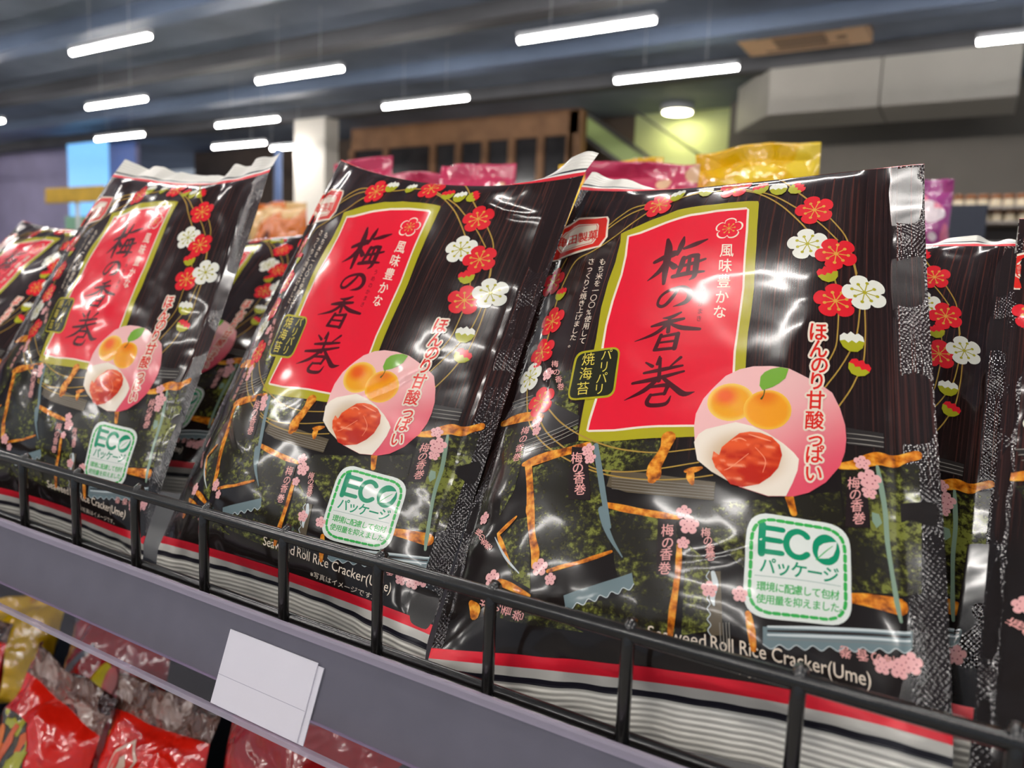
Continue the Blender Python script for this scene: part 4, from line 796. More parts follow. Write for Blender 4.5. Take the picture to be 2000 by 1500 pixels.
class Bag:
    def __init__(self, pose, seed, wrinkle=1.0, creases=()):
        self.p = pose; self.seed = seed; self.k = wrinkle; self.creases = creases
        self.X, self.U, self.N = eul(*pose[:3]); self.O = np.array(pose[3:6])+[0, 0, EYE]
        self.nu = int(round(SHEET_W/CELL))+1; self.nv = int(round(SHEET_H/CELL))+1
        self.gu = np.linspace(0, SHEET_W, self.nu); self.gv = np.linspace(0, SHEET_H, self.nv)
        self.gu[:-1] = np.arange(self.nu-1)*CELL; self.gv[:-1] = np.arange(self.nv-1)*CELL
        uu, vv = np.meshgrid(self.gu, self.gv)
        self.F = self.at(uu, vv, 1); self.B = self.at(uu, vv, -1)
        self.NF = self.normals(self.F)
    def at(self, u, v, side=1):
        a = 2*u/SHEET_W-1; b = 2*v/SHEET_H-1
        Bs = np.stack([a*a, a*b, b*b, a*a*b, a*b*b, a**3, b**3], -1); p = self.p
        du = Bs@np.array(p[6:13]); dv = Bs@np.array(p[13:20]); dn = Bs@np.array(p[20:27])
        s = np.clip(u/SHEET_W, 0, 1); t = np.clip(v/SHEET_H, 0, 1)
        edge = np.clip(np.minimum.reduce([s, 1-s, t*1.25, (1-t)*1.25])/.03, 0, 1)
        if side > 0:
            sd = self.seed
            near_u = np.exp(-np.minimum(s, 1-s)/.09); near_v = np.exp(-np.minimum(t, 1-t)/.10)
            w = self.k*(.0010*fnoise(u*30+7*sd, v*22, sd)+.0006*fnoise(u*60+v*40, v*50-u*30, sd+3))
            w = w+.0011*near_u*fnoise(u*25, v*75+3*sd, sd+1)+.0016*near_v*fnoise(u*70+5*sd, v*20, sd+2)
            for (u0, v0, u1, v1, wd, am) in self.creases:
                d = np.array([u1-u0, v1-v0]); L = np.hypot(*d); d /= L
                x = (u-u0)*d[0]+(v-v0)*d[1]; y = -(u-u0)*d[1]+(v-v0)*d[0]+.08*L*np.sin(x/L*3.1)
                w = w+am*np.exp(-(y/wd)**2)*np.clip(np.sin(np.clip(x/L, 0, 1)*math.pi), 0, 1)**.7
            h = belly(u, v)+w*edge
        else:
            h = -.45*belly(u, v)
        return self.O+(u+du)[..., None]*self.X+(v+dv)[..., None]*self.U+(dn+h)[..., None]*self.N
    @staticmethod
    def normals(G):
        gu = np.gradient(G, axis=1); gv = np.gradient(G, axis=0); n = np.cross(gu, gv)
        return n/np.linalg.norm(n, axis=2, keepdims=True)
    def sample(self, u, v):
        """point and normal on the front sheet, straight between its grid lines"""
        fu = np.clip(u/CELL, 0, None); i = np.minimum(fu.astype(int), self.nu-2); j = np.minimum((v/CELL).astype(int), self.nv-2)
        a = np.clip((u-self.gu[i])/(self.gu[i+1]-self.gu[i]), 0, 1)[:, None]; b = np.clip((v-self.gv[j])/(self.gv[j+1]-self.gv[j]), 0, 1)[:, None]
        def bl(G): return (G[j, i]*(1-a)+G[j, i+1]*a)*(1-b)+(G[j+1, i]*(1-a)+G[j+1, i+1]*a)*b
        n = bl(self.NF); return bl(self.F), n/np.linalg.norm(n, axis=1, keepdims=True)

def finish(name, co, faces, mats, parent, uv=None, ink=None, mi=None, normals=None):
    me = bpy.data.meshes.new(name); me.from_pydata([tuple(c) for c in co], [], faces)
    for m in mats: me.materials.append(m)
    if mi is not None: me.polygons.foreach_set('material_index', mi)
    me.polygons.foreach_set('use_smooth', [True]*len(me.polygons))
    lv = np.empty(len(me.loops), np.int32); me.loops.foreach_get('vertex_index', lv)
    if uv is not None:
        l = me.uv_layers.new(name='sheet'); l.data.foreach_set('uv', np.asarray(uv, np.float32)[lv].ravel())
    if ink is not None:
        a = me.color_attributes.new('ink', 'FLOAT_COLOR', 'CORNER'); a.data.foreach_set('color', np.asarray(ink, np.float32).ravel())
    me.update()
    if normals is not None: me.normals_split_custom_set_from_vertices([tuple(n) for n in normals])
    return link(bpy.data.objects.new(name, me), parent)

def grid_faces(nu, nv, off=0, flip=False):
    f = []
    for j in range(nv-1):
        for i in range(nu-1):
            a = off+j*nu+i; q = (a, a+1, a+nu+1, a+nu)
            f.append(q[::-1] if flip else q)
    return f

RED, WHITE, SILVER, NAVY, RIB = lin((226, 30, 50)), lin((238, 236, 228)), lin((196, 192, 184)), lin((28, 26, 36)), lin((226, 222, 212))

def make_bag(pose, label, seed, top_angle, drop=.0285, wrinkle=1.0, creases=(), seal_h=.019):
    b = Bag(pose, seed, wrinkle, creases)
    base = b.at(np.array([[SHEET_W/2]]), np.array([[0.]]))[0, 0]
    root = empty('cracker_bag', tuple(base))
    tag(root, label, 'snack bag', 'bags of seaweed rice crackers on the shelf')
    o = base
    nu, nv = b.nu, b.nv; uu, vv = np.meshgrid(b.gu, b.gv)
    co = np.concatenate([b.F.reshape(-1, 3), b.B.reshape(-1, 3)])-o
    uv = np.stack([uu.ravel(), vv.ravel()], 1); uv = np.concatenate([uv, uv+[.5, 0]])
    nB = -b.normals(b.B).reshape(-1, 3)
    finish('film_pouch', co, grid_faces(nu, nv)+grid_faces(nu, nv, nu*nv, True), [M_FILM], root, uv, normals=np.concatenate([b.NF.reshape(-1, 3), nB]))
    # printed parts of the front sheet
    made = {}
    for key, (c, fa, mi, ink) in ART.items():
        above, _, sub = key.partition('/'); name = sub or above
        P, N = b.sample(c[:, 0]*1e-3, c[:, 1]*1e-3)
        made[key] = finish(name, P+N*(c[:, 2:3]*1e-3)-o, fa, [M_PRINT, M_NORI, M_CRACK], made[above] if sub else root, c[:, :2]*1e-3, ink, mi, N)
    # embossed side seams
    for u0, u1 in ((SHEET_W-.0135, SHEET_W), (0, .006)):
        su = b.gu[(b.gu >= u0-1e-6) & (b.gu <= u1+1e-6)]; sv = b.gv[1:]; a, c = np.meshgrid(su, sv)
        P, N = b.sample(a.ravel(), c.ravel())
        finish('side_seam', P+N*1.1e-4-o, grid_faces(len(su), len(sv)), [M_EMB], root, np.stack([a.ravel(), c.ravel()], 1), normals=N)
    # bottom seal: red line, silver line, navy line, ribbed white fin that hangs to the shelf
    prof = [(.0046, RED), (.0002, RED), (0, SILVER), (-.0042, SILVER), (-.0044, NAVY), (-.0072, NAVY), (-.0074, RIB), (-drop, RIB)]
    sv = []; ik = []
    for (s0, c0), (s1, c1) in zip(prof, prof[1:]):
        k = max(2, int(abs(s1-s0)/.0007)) if abs(s1-s0) > .0005 else 1
        for t in range(k): sv.append(s0+(s1-s0)*t/k); ik.append(c0)
    sv.append(prof[-1][0]); ik.append(RIB)
    sv = np.array(sv); n = len(sv); us = b.gu
    E, EN = b.sample(us, np.zeros_like(us)); 
    T, _ = b.sample(us, np.full_like(us, .006)); tan = (E-T); tan /= np.linalg.norm(tan, axis=1, keepdims=True)
    rows = []; cur = None; last = 0.
    down = np.array([0, 0, -1.])
    for s in sv:
        if s >= 0:
            P, N = b.sample(us, np.full_like(us, s)); cur = P+N*2.2e-4; rows.append(cur)
        else:
            q = -s; w = min(1, q/.018); d = tan*(1-w)+down*w; d /= np.linalg.norm(d, axis=1, keepdims=True)
            cur = cur+d*(q-last); last = q
            rip = .0005*np.sin(us*330+seed)*min(1, q/.004)*max(0, 1-q/.012)+.0016*fnoise(us*16+seed, us*0+q*30, seed+5)*min(1, q/.008)
            rows.append(cur+np.array([0, 1., 0])*(rip[:, None]+.0008*min(1, q/.008)))
    G = np.array(rows)
    ink = []
    for j in range(n-1):
        for i in range(nu-1): ink += [ik[j]+(1,)]*4
    uvs = np.stack([np.tile(us, n), np.repeat(sv, nu)], 1)
    finish('bottom_seal', G.reshape(-1, 3)-o, grid_faces(nu, n, 0, True), [M_SEAL], root, uvs, ink, normals=(-b.normals(G)).reshape(-1, 3))
    # top seal: folds away behind the bag by an angle that changes along the edge
    sv = np.array([0, .0012, .0024, .0026, .004, .0042, .0056, .0058]+list(np.linspace(.0065, seal_h, 12))); n = len(sv)
    ikt = [RED, RED, WHITE, WHITE, NAVY, NAVY, RIB, RIB]+[RIB]*12
    E, EN = b.sample(us, np.full_like(us, SHEET_H)); T, _ = b.sample(us, np.full_like(us, SHEET_H-.006)); tan = E-T; tan /= np.linalg.norm(tan, axis=1, keepdims=True)
    ph = np.radians(np.interp(us/SHEET_W, [q[0] for q in top_angle], [q[1] for q in top_angle]))
    G = np.zeros((n, nu, 3)); G[0] = E+EN*1e-4
    for j in range(1, n):
        w = min(1, sv[j]/.005); a = ph*w+.14*fnoise(us*18+seed*3, us*0+sv[j]*40, seed+9)*w
        G[j] = G[j-1]+(tan*np.cos(a)[:, None]-EN*np.sin(a)[:, None])*(sv[j]-sv[j-1])
    ink = []
    for j in range(n-1):
        for i in range(nu-1): ink += [ikt[j]+(1,)]*4
    finish('top_seal', G.reshape(-1, 3)-o, grid_faces(nu, n), [M_SEAL], root, np.stack([np.tile(us, n), np.repeat(sv, nu)], 1), ink, normals=b.normals(G).reshape(-1, 3))
    return root

POSES = {
    'B3': [-0.060559, 0.632368, 0.170278, -0.196864, 0.268602, -0.169537, -0.000056, -0.005671, 0.003406, 0.002897, -0.003084, -0.002259, 0.002186, -0.000827, -0.005154, 0.006071, 0.004147, -0.003123, -0.002248, 0.002804, 0.000281, -0.000497, 0.000778, 0.000671, -0.000527, -0.000817, 0.000703],
    'B2': [0.058754, 0.529516, -0.039435, -0.422307, 0.271945, -0.162538, 0.007531, -0.002392, 0.002430, 0.003347, 0.000910, -0.000169, 0.002074, 0.004131, -0.006523, 0.005450, 0.006894, -0.005756, -0.000551, 0.000557, -0.000929, -0.000128, 0.000396, 0.003586, 0.002882, 0.005170, 0.002065],
    'B1': [0.096446, 0.422404, -0.041191, -0.644048, 0.270180, -0.165888, -0.003512, -0.006161, 0.003457, 0.006887, -0.003798, 0.001432, -0.001282, 0.001323, -0.001885, 0.002741, 0.006652, -0.004006, 0.003954, -0.000989, 0.003555, 0.003950, -0.002562, -0.001770, 0.002660, 0.001349, 0.001425],
    'B0': [-0.044842, 0.681559, -0.010571, -0.884656, 0.271426, -0.160717, -0.000259, -0.000387, 0.000548, 0.000053, -0.000243, -0.000582, 0.000610, 0.003302, -0.002678, 0.000520, 0.001128, -0.001143, -0.000381, -0.000981, 0.001054, 0.000066, -0.001545, 0.001188, -0.000998, -0.000137, -0.000725],
    'B4': [-0.115785, 0.823392, 0.036037, -0.185889, 0.329626, -0.156939, -0.004397, -0.003653, 0.001537, -0.005932, -0.003539, -0.003937, 0.003719, 0.000170, -0.002059, 0.002776, -0.001703, 0.000469, 0.000734, 0.006887, 0.000045, -0.000741, 0.001659, -0.000536, 0.000893, 0.000365, 0.002285],
    'B5': [0.052360, 0.698132, -0.034907, 0.012000, 0.274000, -0.158000, 0.000000, 0.000000, 0.000000, 0.000000, 0.000000, 0.000000, 0.000000, 0.000000, 0.000000, 0.000000, 0.000000, 0.000000, 0.000000, 0.000000, 0.000000, 0.000000, 0.000000, 0.000000, 0.000000, 0.000000, 0.000000],
    'B6': [0.004335, 0.754670, 0.103457, -0.687561, 0.343505, -0.160501, 0.000007, 0.000005, -0.000010, 0.000004, 0.000002, 0.000004, -0.000011, -0.000003, -0.000005, -0.000011, -0.000002, -0.000004, -0.000002, -0.000008, -0.000013, -0.000012, 0.000004, -0.000009, -0.000007, -0.000007, 0.000008],
}

make_bag(POSES['B3'], 'large sharp black cracker bag with the whole red label, biggest and frontmost in the row', 3, [(0, 20), (.3, 30), (.42, 70), (.55, 130), (1, 165)], .0265, .4,
         [(.012, .185, .040, .130, .0022, .0011), (.110, .045, .150, .062, .0025, .0008), (.160, .175, .150, .110, .007, .0012)])
make_bag(POSES['B2'], 'black cracker bag with red label above the white price card, tilting to the right', 11, [(0, 150), (.2, 130), (.4, 165), (.62, 150), (.8, 45), (1, 25)], .026, .6,
         [(.112, .098, .168, .142, .0018, .0010), (.030, .095, .075, .060, .003, .0012), (.045, .170, .060, .120, .004, .0010), (.150, .245, .195, .235, .003, .0012)])
make_bag(POSES['B1'], 'black cracker bag with an upright grey top seal, under the far tube lights at left', 21, [(0, 4), (.5, 0), (1, 12)], .020, 1.2)
make_bag(POSES['B0'], 'black cracker bag cut off by the left edge of the photo', 31, [(0, 150), (1, 150)], .030, 1.2)
make_bag(POSES['B4'], 'black cracker bag standing behind the biggest one, its white top seal showing', 41, [(0, 0), (.85, 6), (1, 40)], .024, .5, seal_h=.012)
make_bag(POSES['B5'], 'black cracker bag at the right edge, only its left seam in view', 51, [(0, 150), (1, 150)], .022, .8)
make_bag(POSES['B6'], 'black cracker bag mostly hidden in the gap behind the two left bags', 61, [(0, 150), (1, 150)], .020)

# ------------------------------------------------------------------ setting materials
CEIL_Z = 3.92
def zz(p): return (p[0], p[1], p[2]+EYE)
m_ceil = plain('ceiling_deck', (122, 132, 150), .7, noise=.35, scale=1.2)
m_beam = plain('dark_beam', (84, 84, 88), .7, noise=.2, scale=2)
m_beam2 = plain('blue_grey_duct', (104, 118, 142), .45, noise=.15, scale=2)
m_wallgrey = plain('grey_wall_paint', (120, 114, 106), .8, noise=.12, scale=1.5)
m_wallviolet = plain('violet_grey_wall_paint', (196, 188, 224), .8, noise=.12, scale=1.5)
m_wallgreen = plain('pale_green_wall_paint', (196, 206, 150), .8, noise=.08, scale=1.5)
m_wallbrown = plain('brown_wall_paint', (84, 70, 60), .8, noise=.2, scale=2)
m_white = plain('white_paint', (222, 216, 206), .6, noise=.05, scale=3)
m_floor = plain('floor_tile', (150, 146, 140), .35, noise=.15, scale=2)
m_wood = plain('wood_panel', (150, 108, 74), .55, noise=.3, scale=4)
m_glassdark = plain('dark_window_glass', (60, 58, 60), .15, noise=.4, scale=3)
m_blackmetal = plain('black_coated_wire', (26, 24, 22), .25, bump=.00012, scale=900, coat=.6)
m_navy = plain('navy_shelf_steel', (26, 32, 46), .4, noise=.2, scale=20)
m_tube = plain('tube_glow', (255, 252, 248), .4, emit=(255, 250, 244), power=TUBE_POWER)
m_house = plain('tube_housing', (200, 202, 206), .4)
m_railback = plain('grey_violet_rail_plastic', (96, 93, 104), .45, noise=.12, scale=60)
m_card = plain('white_card', (250, 249, 253), .6, noise=.02, scale=60)

def m_clear(name, tint, amount, rough=.08):
    k = NT(name); t = k.t
    tr = k.n('ShaderNodeBsdfTransparent'); tr.inputs[0].default_value = lin(tint)+(1,)
    df = k.n('ShaderNodeBsdfDiffuse'); df.inputs[0].default_value = lin((214, 206, 220))+(1,)
    gl = k.n('ShaderNodeBsdfGlossy'); gl.inputs['Roughness'].default_value = rough
    mx = k.n('ShaderNodeMixShader'); mx.inputs[0].default_value = amount; k.l(tr.outputs[0], mx.inputs[1]); k.l(df.outputs[0], mx.inputs[2])
    m2 = k.n('ShaderNodeMixShader'); m2.inputs[0].default_value = .05; k.l(mx.outputs[0], m2.inputs[1]); k.l(gl.outputs[0], m2.inputs[2])
    k.l(m2.outputs[0], k.out.inputs['Surface']); return k.m
m_lip = m_clear('clear_rail_plastic', (253, 252, 253), .025)
m_rim = m_clear('frosted_rail_edge', (236, 228, 240), .4)

# ------------------------------------------------------------------ room shell
struct(MB().box((-24, -7, -.05), (5, 13, 0)).build('floor', m_floor))
struct(MB().box((-24, -7, CEIL_Z), (5, 13, CEIL_Z+.1)).build('ceiling', m_ceil))
struct(MB().box((-3.22, 11.0, 0), (5, 11.1, CEIL_Z)).build('wall_back', m_wallgrey))
struct(MB().box((-4.75, 11.3, 0), (-3.22, 11.4, CEIL_Z)).build('wall_niche', m_wallgreen))
struct(MB().box((-12, 11.3, 0), (-4.75, 11.4, CEIL_Z)).build('wall_behind', m_wallbrown))
struct(MB().box((-24, 9.9, 0), (-15.2, 10.0, CEIL_Z)).build('wall_left', m_wallviolet))
struct(MB().box((-15.2, 11.3, 0), (-12, 11.4, CEIL_Z)).build('wall_far', m_wallbrown))
struct(MB().box((-9.62, 9.0, 0), (-8.95, 9.3, CEIL_Z)).build('wall_pillar', m_white))
struct(MB().box((-24.1, -7, 0), (-24, 13, CEIL_Z)).build('wall_end', m_wallviolet))
for k, y in enumerate((1.2, 3.6, 5.0, 6.45, 7.8, 9.1)):
    struct(MB().box((-24, y-.12, CEIL_Z-.16), (5, y+.12, CEIL_Z)).build('trim_%d' % (k+1), m_beam if k % 2 else m_beam2))

# bulkhead box along the back wall
bk = empty('bulkhead', (-1.3, 9.4, 3.0)); tag(bk, 'pale boxed bulkhead hanging under the ceiling at upper right', 'bulkhead')
def slab(foot, z0, z1):
    mb = MB(); lo = [mb.bm.verts.new((x, y, z0)) for x, y in foot]; hi = [mb.bm.verts.new((x, y, z1)) for x, y in foot]; n = len(foot)
    mb.bm.faces.new(lo[::-1]); mb.bm.faces.new(hi)
    for i in range(n): mb.bm.faces.new((lo[i], lo[(i+1) % n], hi[(i+1) % n], hi[i]))
    return mb
m_bulk = plain('bulkhead_paint', (176, 172, 164), .55, noise=.08, scale=2)
slab([(-.92, -.4), (.20, -.4), (.20, .45), (-1.5, .45)], .27, .80).build('panel', m_bulk, bk)
slab([(.215, -.4), (1.42, -.4), (1.42, .45), (.215, .45)], .27, .80).build('panel', m_bulk, bk)
slab([(-.6, 0), (1.0, 0), (1.0, .4), (-.6, .4)], .80, CEIL_Z-3.0).build('hanger', m_beam, bk)

# ------------------------------------------------------------------ ceiling tube lights: rows 1.45 m apart, 3 m pitch
def tube_light(x, y, z, label, L=1.2):
    t = empty('tube_light', (x, y, z)); tag(t, label, 'ceiling light', 'ceiling tube lights')
    MB().box((-L/2, -.03, .015), (L/2, .03, .06), .006).build('housing', m_house, t)
    MB().box((-.302, -.0012, .06), (-.2996, .0012, CEIL_Z-z), 0).build('hanger', m_house, t)
    MB().box((.2996, -.0012, .06), (.302, .0012, CEIL_Z-z), 0).build('hanger', m_house, t)
    MB().tube([(-L/2+.01, 0, 0), (L/2-.01, 0, 0)], .02, 12).build('tube', m_tube, t)
SEEN = [(-6.94, 4.29, 'topmost glowing tube light at upper left'), (-9.23, 5.77, 'glowing tube light just below the topmost left one'), (-12.55, 5.80, 'glowing tube light cut by the left edge of the photo'),
    (-6.08, 5.74, 'glowing tube light at top, between the left group and the centre'), (-2.88, 5.70, 'longest glowing tube light at top centre'), (-11.47, 7.21, 'small glowing tube light above the bag with the upright grey seal'),
    (-8.58, 7.19, 'glowing tube light left of the white pillar, upper of the pair'), (-5.60, 7.18, 'glowing tube light above the wooden front'), (-2.65, 7.16, 'glowing tube light left of the pale bulkhead'),
    (.38, 7.2, 'glowing tube light cut by the right edge of the photo'), (-10.19, 8.38, 'small glowing tube light left of the white pillar, lower of the pair'), (-9.62, 8.80, 'short glowing tube light partly seen beside the white pillar')]
for x, y, lb in SEEN: tube_light(x, y, EYE+2.0, lb, .6 if 'short' in lb else 1.2)
UNSEEN = [(x, y) for y in (-5.75, -4.3, -2.9, -1.45, 0., 1.45, 2.87) for x in (-6.6, -3.6, -.6, 2.4)]  # unseen rows continuing the grid; farthest front ones added to brighten the rail
UNSEEN += [(.1, 5.73), (-3.4, 4.29), (-.4, 4.29), (-10.0, 4.29), (-10, 2.87), (-13, 2.87), (-15.75, 5.8), (-19, 5.8), (-16, 4.29), (-19.5, 7.4)]  # unseen too; the far left ones are added to brighten the violet wall
for x, y in UNSEEN: tube_light(x, y, EYE+2.0, 'unseen white tube light on the ceiling, some of them added for brightness')

# air conditioner cassette
ac = empty('air_conditioner', (-1.76, 8.3, CEIL_Z-.06)); tag(ac, 'square beige ceiling air conditioner with a round sensor', 'air conditioner')
m_ac = plain('beige_plastic', (222, 180, 138), .5); m_acdark = plain('dark_louvre', (140, 112, 88), .6)
MB().box((-.60, -.36, -.05), (.60, .36, .06), .02).build('body', m_ac, ac)
MB().box((-.26, -.16, -.062), (.22, .16, -.05), .004).build('grille', m_acdark, ac)
MB().box((-.40, -.26, -.058), (.40, -.21, -.05)).build('louvre', m_acdark, ac); MB().box((-.40, .21, -.058), (.40, .26, -.05)).build('louvre', m_acdark, ac)
MB().lathe([(.05, -.062), (.05, -.05)], (.36, .02, 0)).build('sensor', m_acdark, ac)

# wooden shop front with dark windows
wf = empty('shop_front', (-7.6, 10.6, 0)); tag(wf, 'long wooden shop front with dark windows at the back', 'shop front')
fr = MB(); fr.box((-2.25, -.05, 3.55), (2.28, .1, 4.05), .01)
xs = [-2.25, -1.46, -.44, .08, .60, 1.10, 1.62, 2.12]
for x in xs: fr.box((x-.06, -.05, 2.0), (x+.06, .1, 3.56), .004)
fr.box((2.1, -.05, 0), (2.32, .1, 3.9), .004); fr.box((-2.3, -.05, 0), (2.3, .1, 2.0))
fr.build('frame', m_wood, wf)
for a, b in zip(xs, xs[1:]): MB().box((a+.06, .0, 2.0), (b-.06, .04, 3.55)).build('window_pane', m_glassdark, wf)

# round downlight over the green niche
dl = empty('downlight', (-3.95, 10.9, CEIL_Z-.1)); tag(dl, 'round downlight glowing over the pale green wall', 'ceiling light')
MB().lathe([(.22, 0), (.24, .02), (.24, .1)], (0, 0, 0)).build('rim', m_house, dl)
MB().lathe([(.2, -.012), (.2, -.002)], (0, 0, 0)).build('lamp_disc', plain('downlight_glow', (255, 246, 200), .4, emit=(255, 246, 200), power=30), dl)

# escalator rising to the left
es = empty('escalator', (-3.9, 10.2, 2.9)); tag(es, 'escalator side with green panel and dark handrails behind the shop', 'escalator')
m_esc = plain('green_panel', (150, 168, 100), .5); m_rub = plain('black_rubber', (60, 58, 52), .5)
def slant(mb, x0, z0, x1, z1, h, y0, y1):
    a = [(x0, z0), (x1, z1), (x1, z1+h), (x0, z0+h)]; bm = mb.bm
    f = [bm.verts.new((x, y0, z)) for x, z in a]; g = [bm.verts.new((x, y1, z)) for x, z in a]
    bm.faces.new(f); bm.faces.new(g[::-1])
    for i in range(4): bm.faces.new((f[i], f[(i+1) % 4], g[(i+1) % 4], g[i]))
    return mb
MB().box((-1.0, .12, -2.9), (1.6, .3, -1.25)).build('support', m_wallbrown, es)
slant(MB(), -1.1, .52, 1.6, -1.3, .26, -.05, .05).build('side_panel', m_esc, es)
slant(MB(), -1.1, .80, 1.6, -1.02, .05, -.08, .08).build('handrail', m_rub, es)
slant(MB(), -1.1, .47, 1.6, -1.35, .06, -.08, .08).build('skirt_rail', m_rub, es)
slant(MB(), -.6, .92, 1.7, -.62, .035, .35, .45).build('handrail', m_rub, es)

# light-blue lit panel, yellow sign and things at far left
sc_ = MB().box((-16.1, 9.0, 2.2), (-14.75, 9.06, 3.86), .01).build('lit_panel', plain('blue_lit_panel', (120, 185, 240), .4, emit=(120, 185, 240), power=1.0))
tag(sc_, 'tall light blue lit panel at far left', 'lit panel')
sg = empty('aisle_sign', (-8.9, 5.0, 0)); tag(sg, 'blurred yellow sign behind the far left bags', 'sign')
MB().box((-.54, 0, 2.03), (.6, .05, 2.2), .01).build('board', plain('yellow_sign', (214, 172, 60), .5, noise=.25, scale=6), sg)
MB().tube([(0, .07, 0), (0, .07, 2.1)], .02).build('post', m_house, sg)
gs = MB().box((-9.4, 5.2, 0), (-7.6, 5.6, 1.9), .01).build('green_shelf_top', plain('pale_green_trim', (150, 200, 170), .5)); tag(gs, 'pale green shelf top below the yellow sign', 'shelf')
po = MB().tube([(-3.33, 3.0, 0), (-3.33, 3.0, 1.98)], .022).build('metal_pole', plain('blue_grey_metal', (100, 120, 160), .3, metal=.6)); tag(po, 'thin blue grey metal pole left of the white pillar', 'pole')

# ------------------------------------------------------------------ gondola shelf, fence, price rail
sh = MB().box((-2.6, .2485, 1.0965), (.9, .70, EYE-.196), .002).build('display_shelf', m_navy); tag(sh, 'dark navy steel display shelf carrying the cracker bags', 'shelf')
bp = MB().box((-2.6, .70, .0), (.9, .725, EYE+.0), .002).build('gondola_back', m_navy); tag(bp, 'dark back panel of the display behind the bags', 'panel')
fe = empty('wire_fence', (-.3, .255, EYE-.194)); tag(fe, 'black wire fence along the front of the display shelf', 'fence')
MB().tube([(-2.2, 0, .068), (1.0, 0, .068)], .0031, 12).build('top_rail', m_blackmetal, fe)
MB().tube([(-2.2, .002, .026), (1.0, .002, .026)], .0025, 10).build('lower_rail', m_blackmetal, fe)
for i in range(-14, 15):
    x = -.5182+.06*i+.3
    MB().tube([(x, -.0012, -.002), (x, -.0012, .060), (x, -.0008, .0665), (x, .0008, .0705), (x, .003, .0716)], .00265, 10).build('upright', m_blackmetal, fe)

ra = empty('price_rail', (-.3, .24, EYE-.19)); tag(ra, 'long grey violet price rail with clear lower lip under the fence', 'price rail')
A = np.array([.246, -.1655]); B = np.array([.233, -.2135]); dr = B-A; nr = np.array([dr[1], -dr[0]])/np.hypot(*dr)
if nr[0] > 0: nr = -nr
o0 = np.array([.24, -.19])
def rp(t, out): return tuple(A+dr*t+nr*out-o0)
def strip(t0, t1, a, b): return [rp(t0, a), rp(t1, a), rp(t1, b), rp(t0, b)]
X0, X1 = -2.3, 1.2
MB().prism(strip(.02, .73, -.0022, -.0004), X0, X1).build('backing', m_railback, ra)
MB().prism(strip(.0, .985, .0022, .0027), X0, X1).build('clear_cover', m_lip, ra)
MB().prism(strip(-.02, .055, -.0012, .0021), X0, X1).build('top_rim', m_rim, ra)
MB().prism(strip(.975, 1.02, -.0004, .0034), X0, X1).build('bottom_rim', m_rim, ra)
MB().prism(strip(.725, .745, -.0026, .0006), X0, X1).build('backing_edge', plain('violet_edge', (128, 108, 138), .4), ra)
def card(name, x0, x1, t0, t1, out, label, sk=.0, cat='price card'):
    bm = bmesh.new(); th = .0005; v = []
    for s in (0, th):
        for x, t in ((x0, t0), (x1, t0), (x1+sk, t1), (x0+sk, t1)):
            y, z = rp(t, out+s); v.append(bm.verts.new((x, y+.24, z-.19+EYE)))
    bm.faces.new(v[:4][::-1]); bm.faces.new(v[4:])
    for i in range(4): bm.faces.new((v[i], v[(i+1) % 4], v[4+(i+1) % 4], v[4+i]))
    me = bpy.data.meshes.new(name); bmesh.ops.recalc_face_normals(bm, faces=bm.faces); bm.to_mesh(me); bm.free(); me.materials.append(m_card)
    o = link(bpy.data.objects.new(name, me)); tag(o, label, cat, 'blank white price cards in the rail'); return o
#CARDS
c1 = card('price_card', -.3025, -.2425, .215, .955, .0012, 'front one of two blank white cards in the price rail', -.0035)
ln = bmesh.new()
me = bpy.data.meshes.new('fold_line'); v = []
for x, t in ((-.3048, .66), (-.2448, .66), (-.2448, .666), (-.3048, .666)):
    y, z = rp(t, .00172); v.append(ln.verts.new((x, y+.24, z-.19+EYE)))
ln.faces.new(v); ln.to_mesh(me); ln.free(); me.materials.append(plain('card_crease', (196, 194, 206), .7)); link(bpy.data.objects.new('fold_line', me), c1)
card('price_card', -.2985, -.2392, .245, .965, .0004, 'blank white card peeking out behind the front card in the price rail', -.0035)

# ------------------------------------------------------------------ pillow packs of other snacks
def mat_pack(name, base, spots, rough=.2, bump=.0016, scale=26):
    k = NT(name); tc = k.n('ShaderNodeTexCoord'); b = k.b
    last = None
    col = k.n('ShaderNodeRGB'); col.outputs[0].default_value = lin(base)+(1,); last = col.outputs[0]
    for i, (rgb, sc, thr) in enumerate(spots):
        mp = k.n('ShaderNodeMapping'); mp.inputs['Location'].default_value = (i*3.1, i*1.7, i*.9); k.l(tc.outputs['Object'], mp.inputs['Vector'])
        nz = k.n('ShaderNodeTexNoise'); nz.inputs['Scale'].default_value = sc; nz.inputs['Detail'].default_value = 1; k.l(mp.outputs[0], nz.inputs['Vector'])
        rp_ = k.n('ShaderNodeValToRGB'); rp_.color_ramp.elements[0].position = thr; rp_.color_ramp.elements[1].position = thr+.015
        k.l(nz.outputs['Fac'], rp_.inputs[0])
        mx = k.n('ShaderNodeMixRGB'); k.l(rp_.outputs[0], mx.inputs[0]); k.l(last, mx.inputs[1]); mx.inputs[2].default_value = lin(rgb)+(1,); last = mx.outputs[0]
    k.l(last, b.inputs['Base Color']); b.inputs['Roughness'].default_value = rough; b.inputs['Coat Weight'].default_value = .8; b.inputs['Coat Roughness'].default_value = .06
    nz = k.n('ShaderNodeTexNoise'); nz.inputs['Scale'].default_value = scale; nz.inputs['Distortion'].default_value = .8; k.l(tc.outputs['Object'], nz.inputs['Vector'])
    bp_ = k.n('ShaderNodeBump'); bp_.inputs['Distance'].default_value = bump*4; k.l(nz.outputs['Fac'], bp_.inputs['Height']); k.l(bp_.outputs[0], b.inputs['Normal']); k.l(bp_.outputs[0], b.inputs['Coat Normal'])
    return k.m

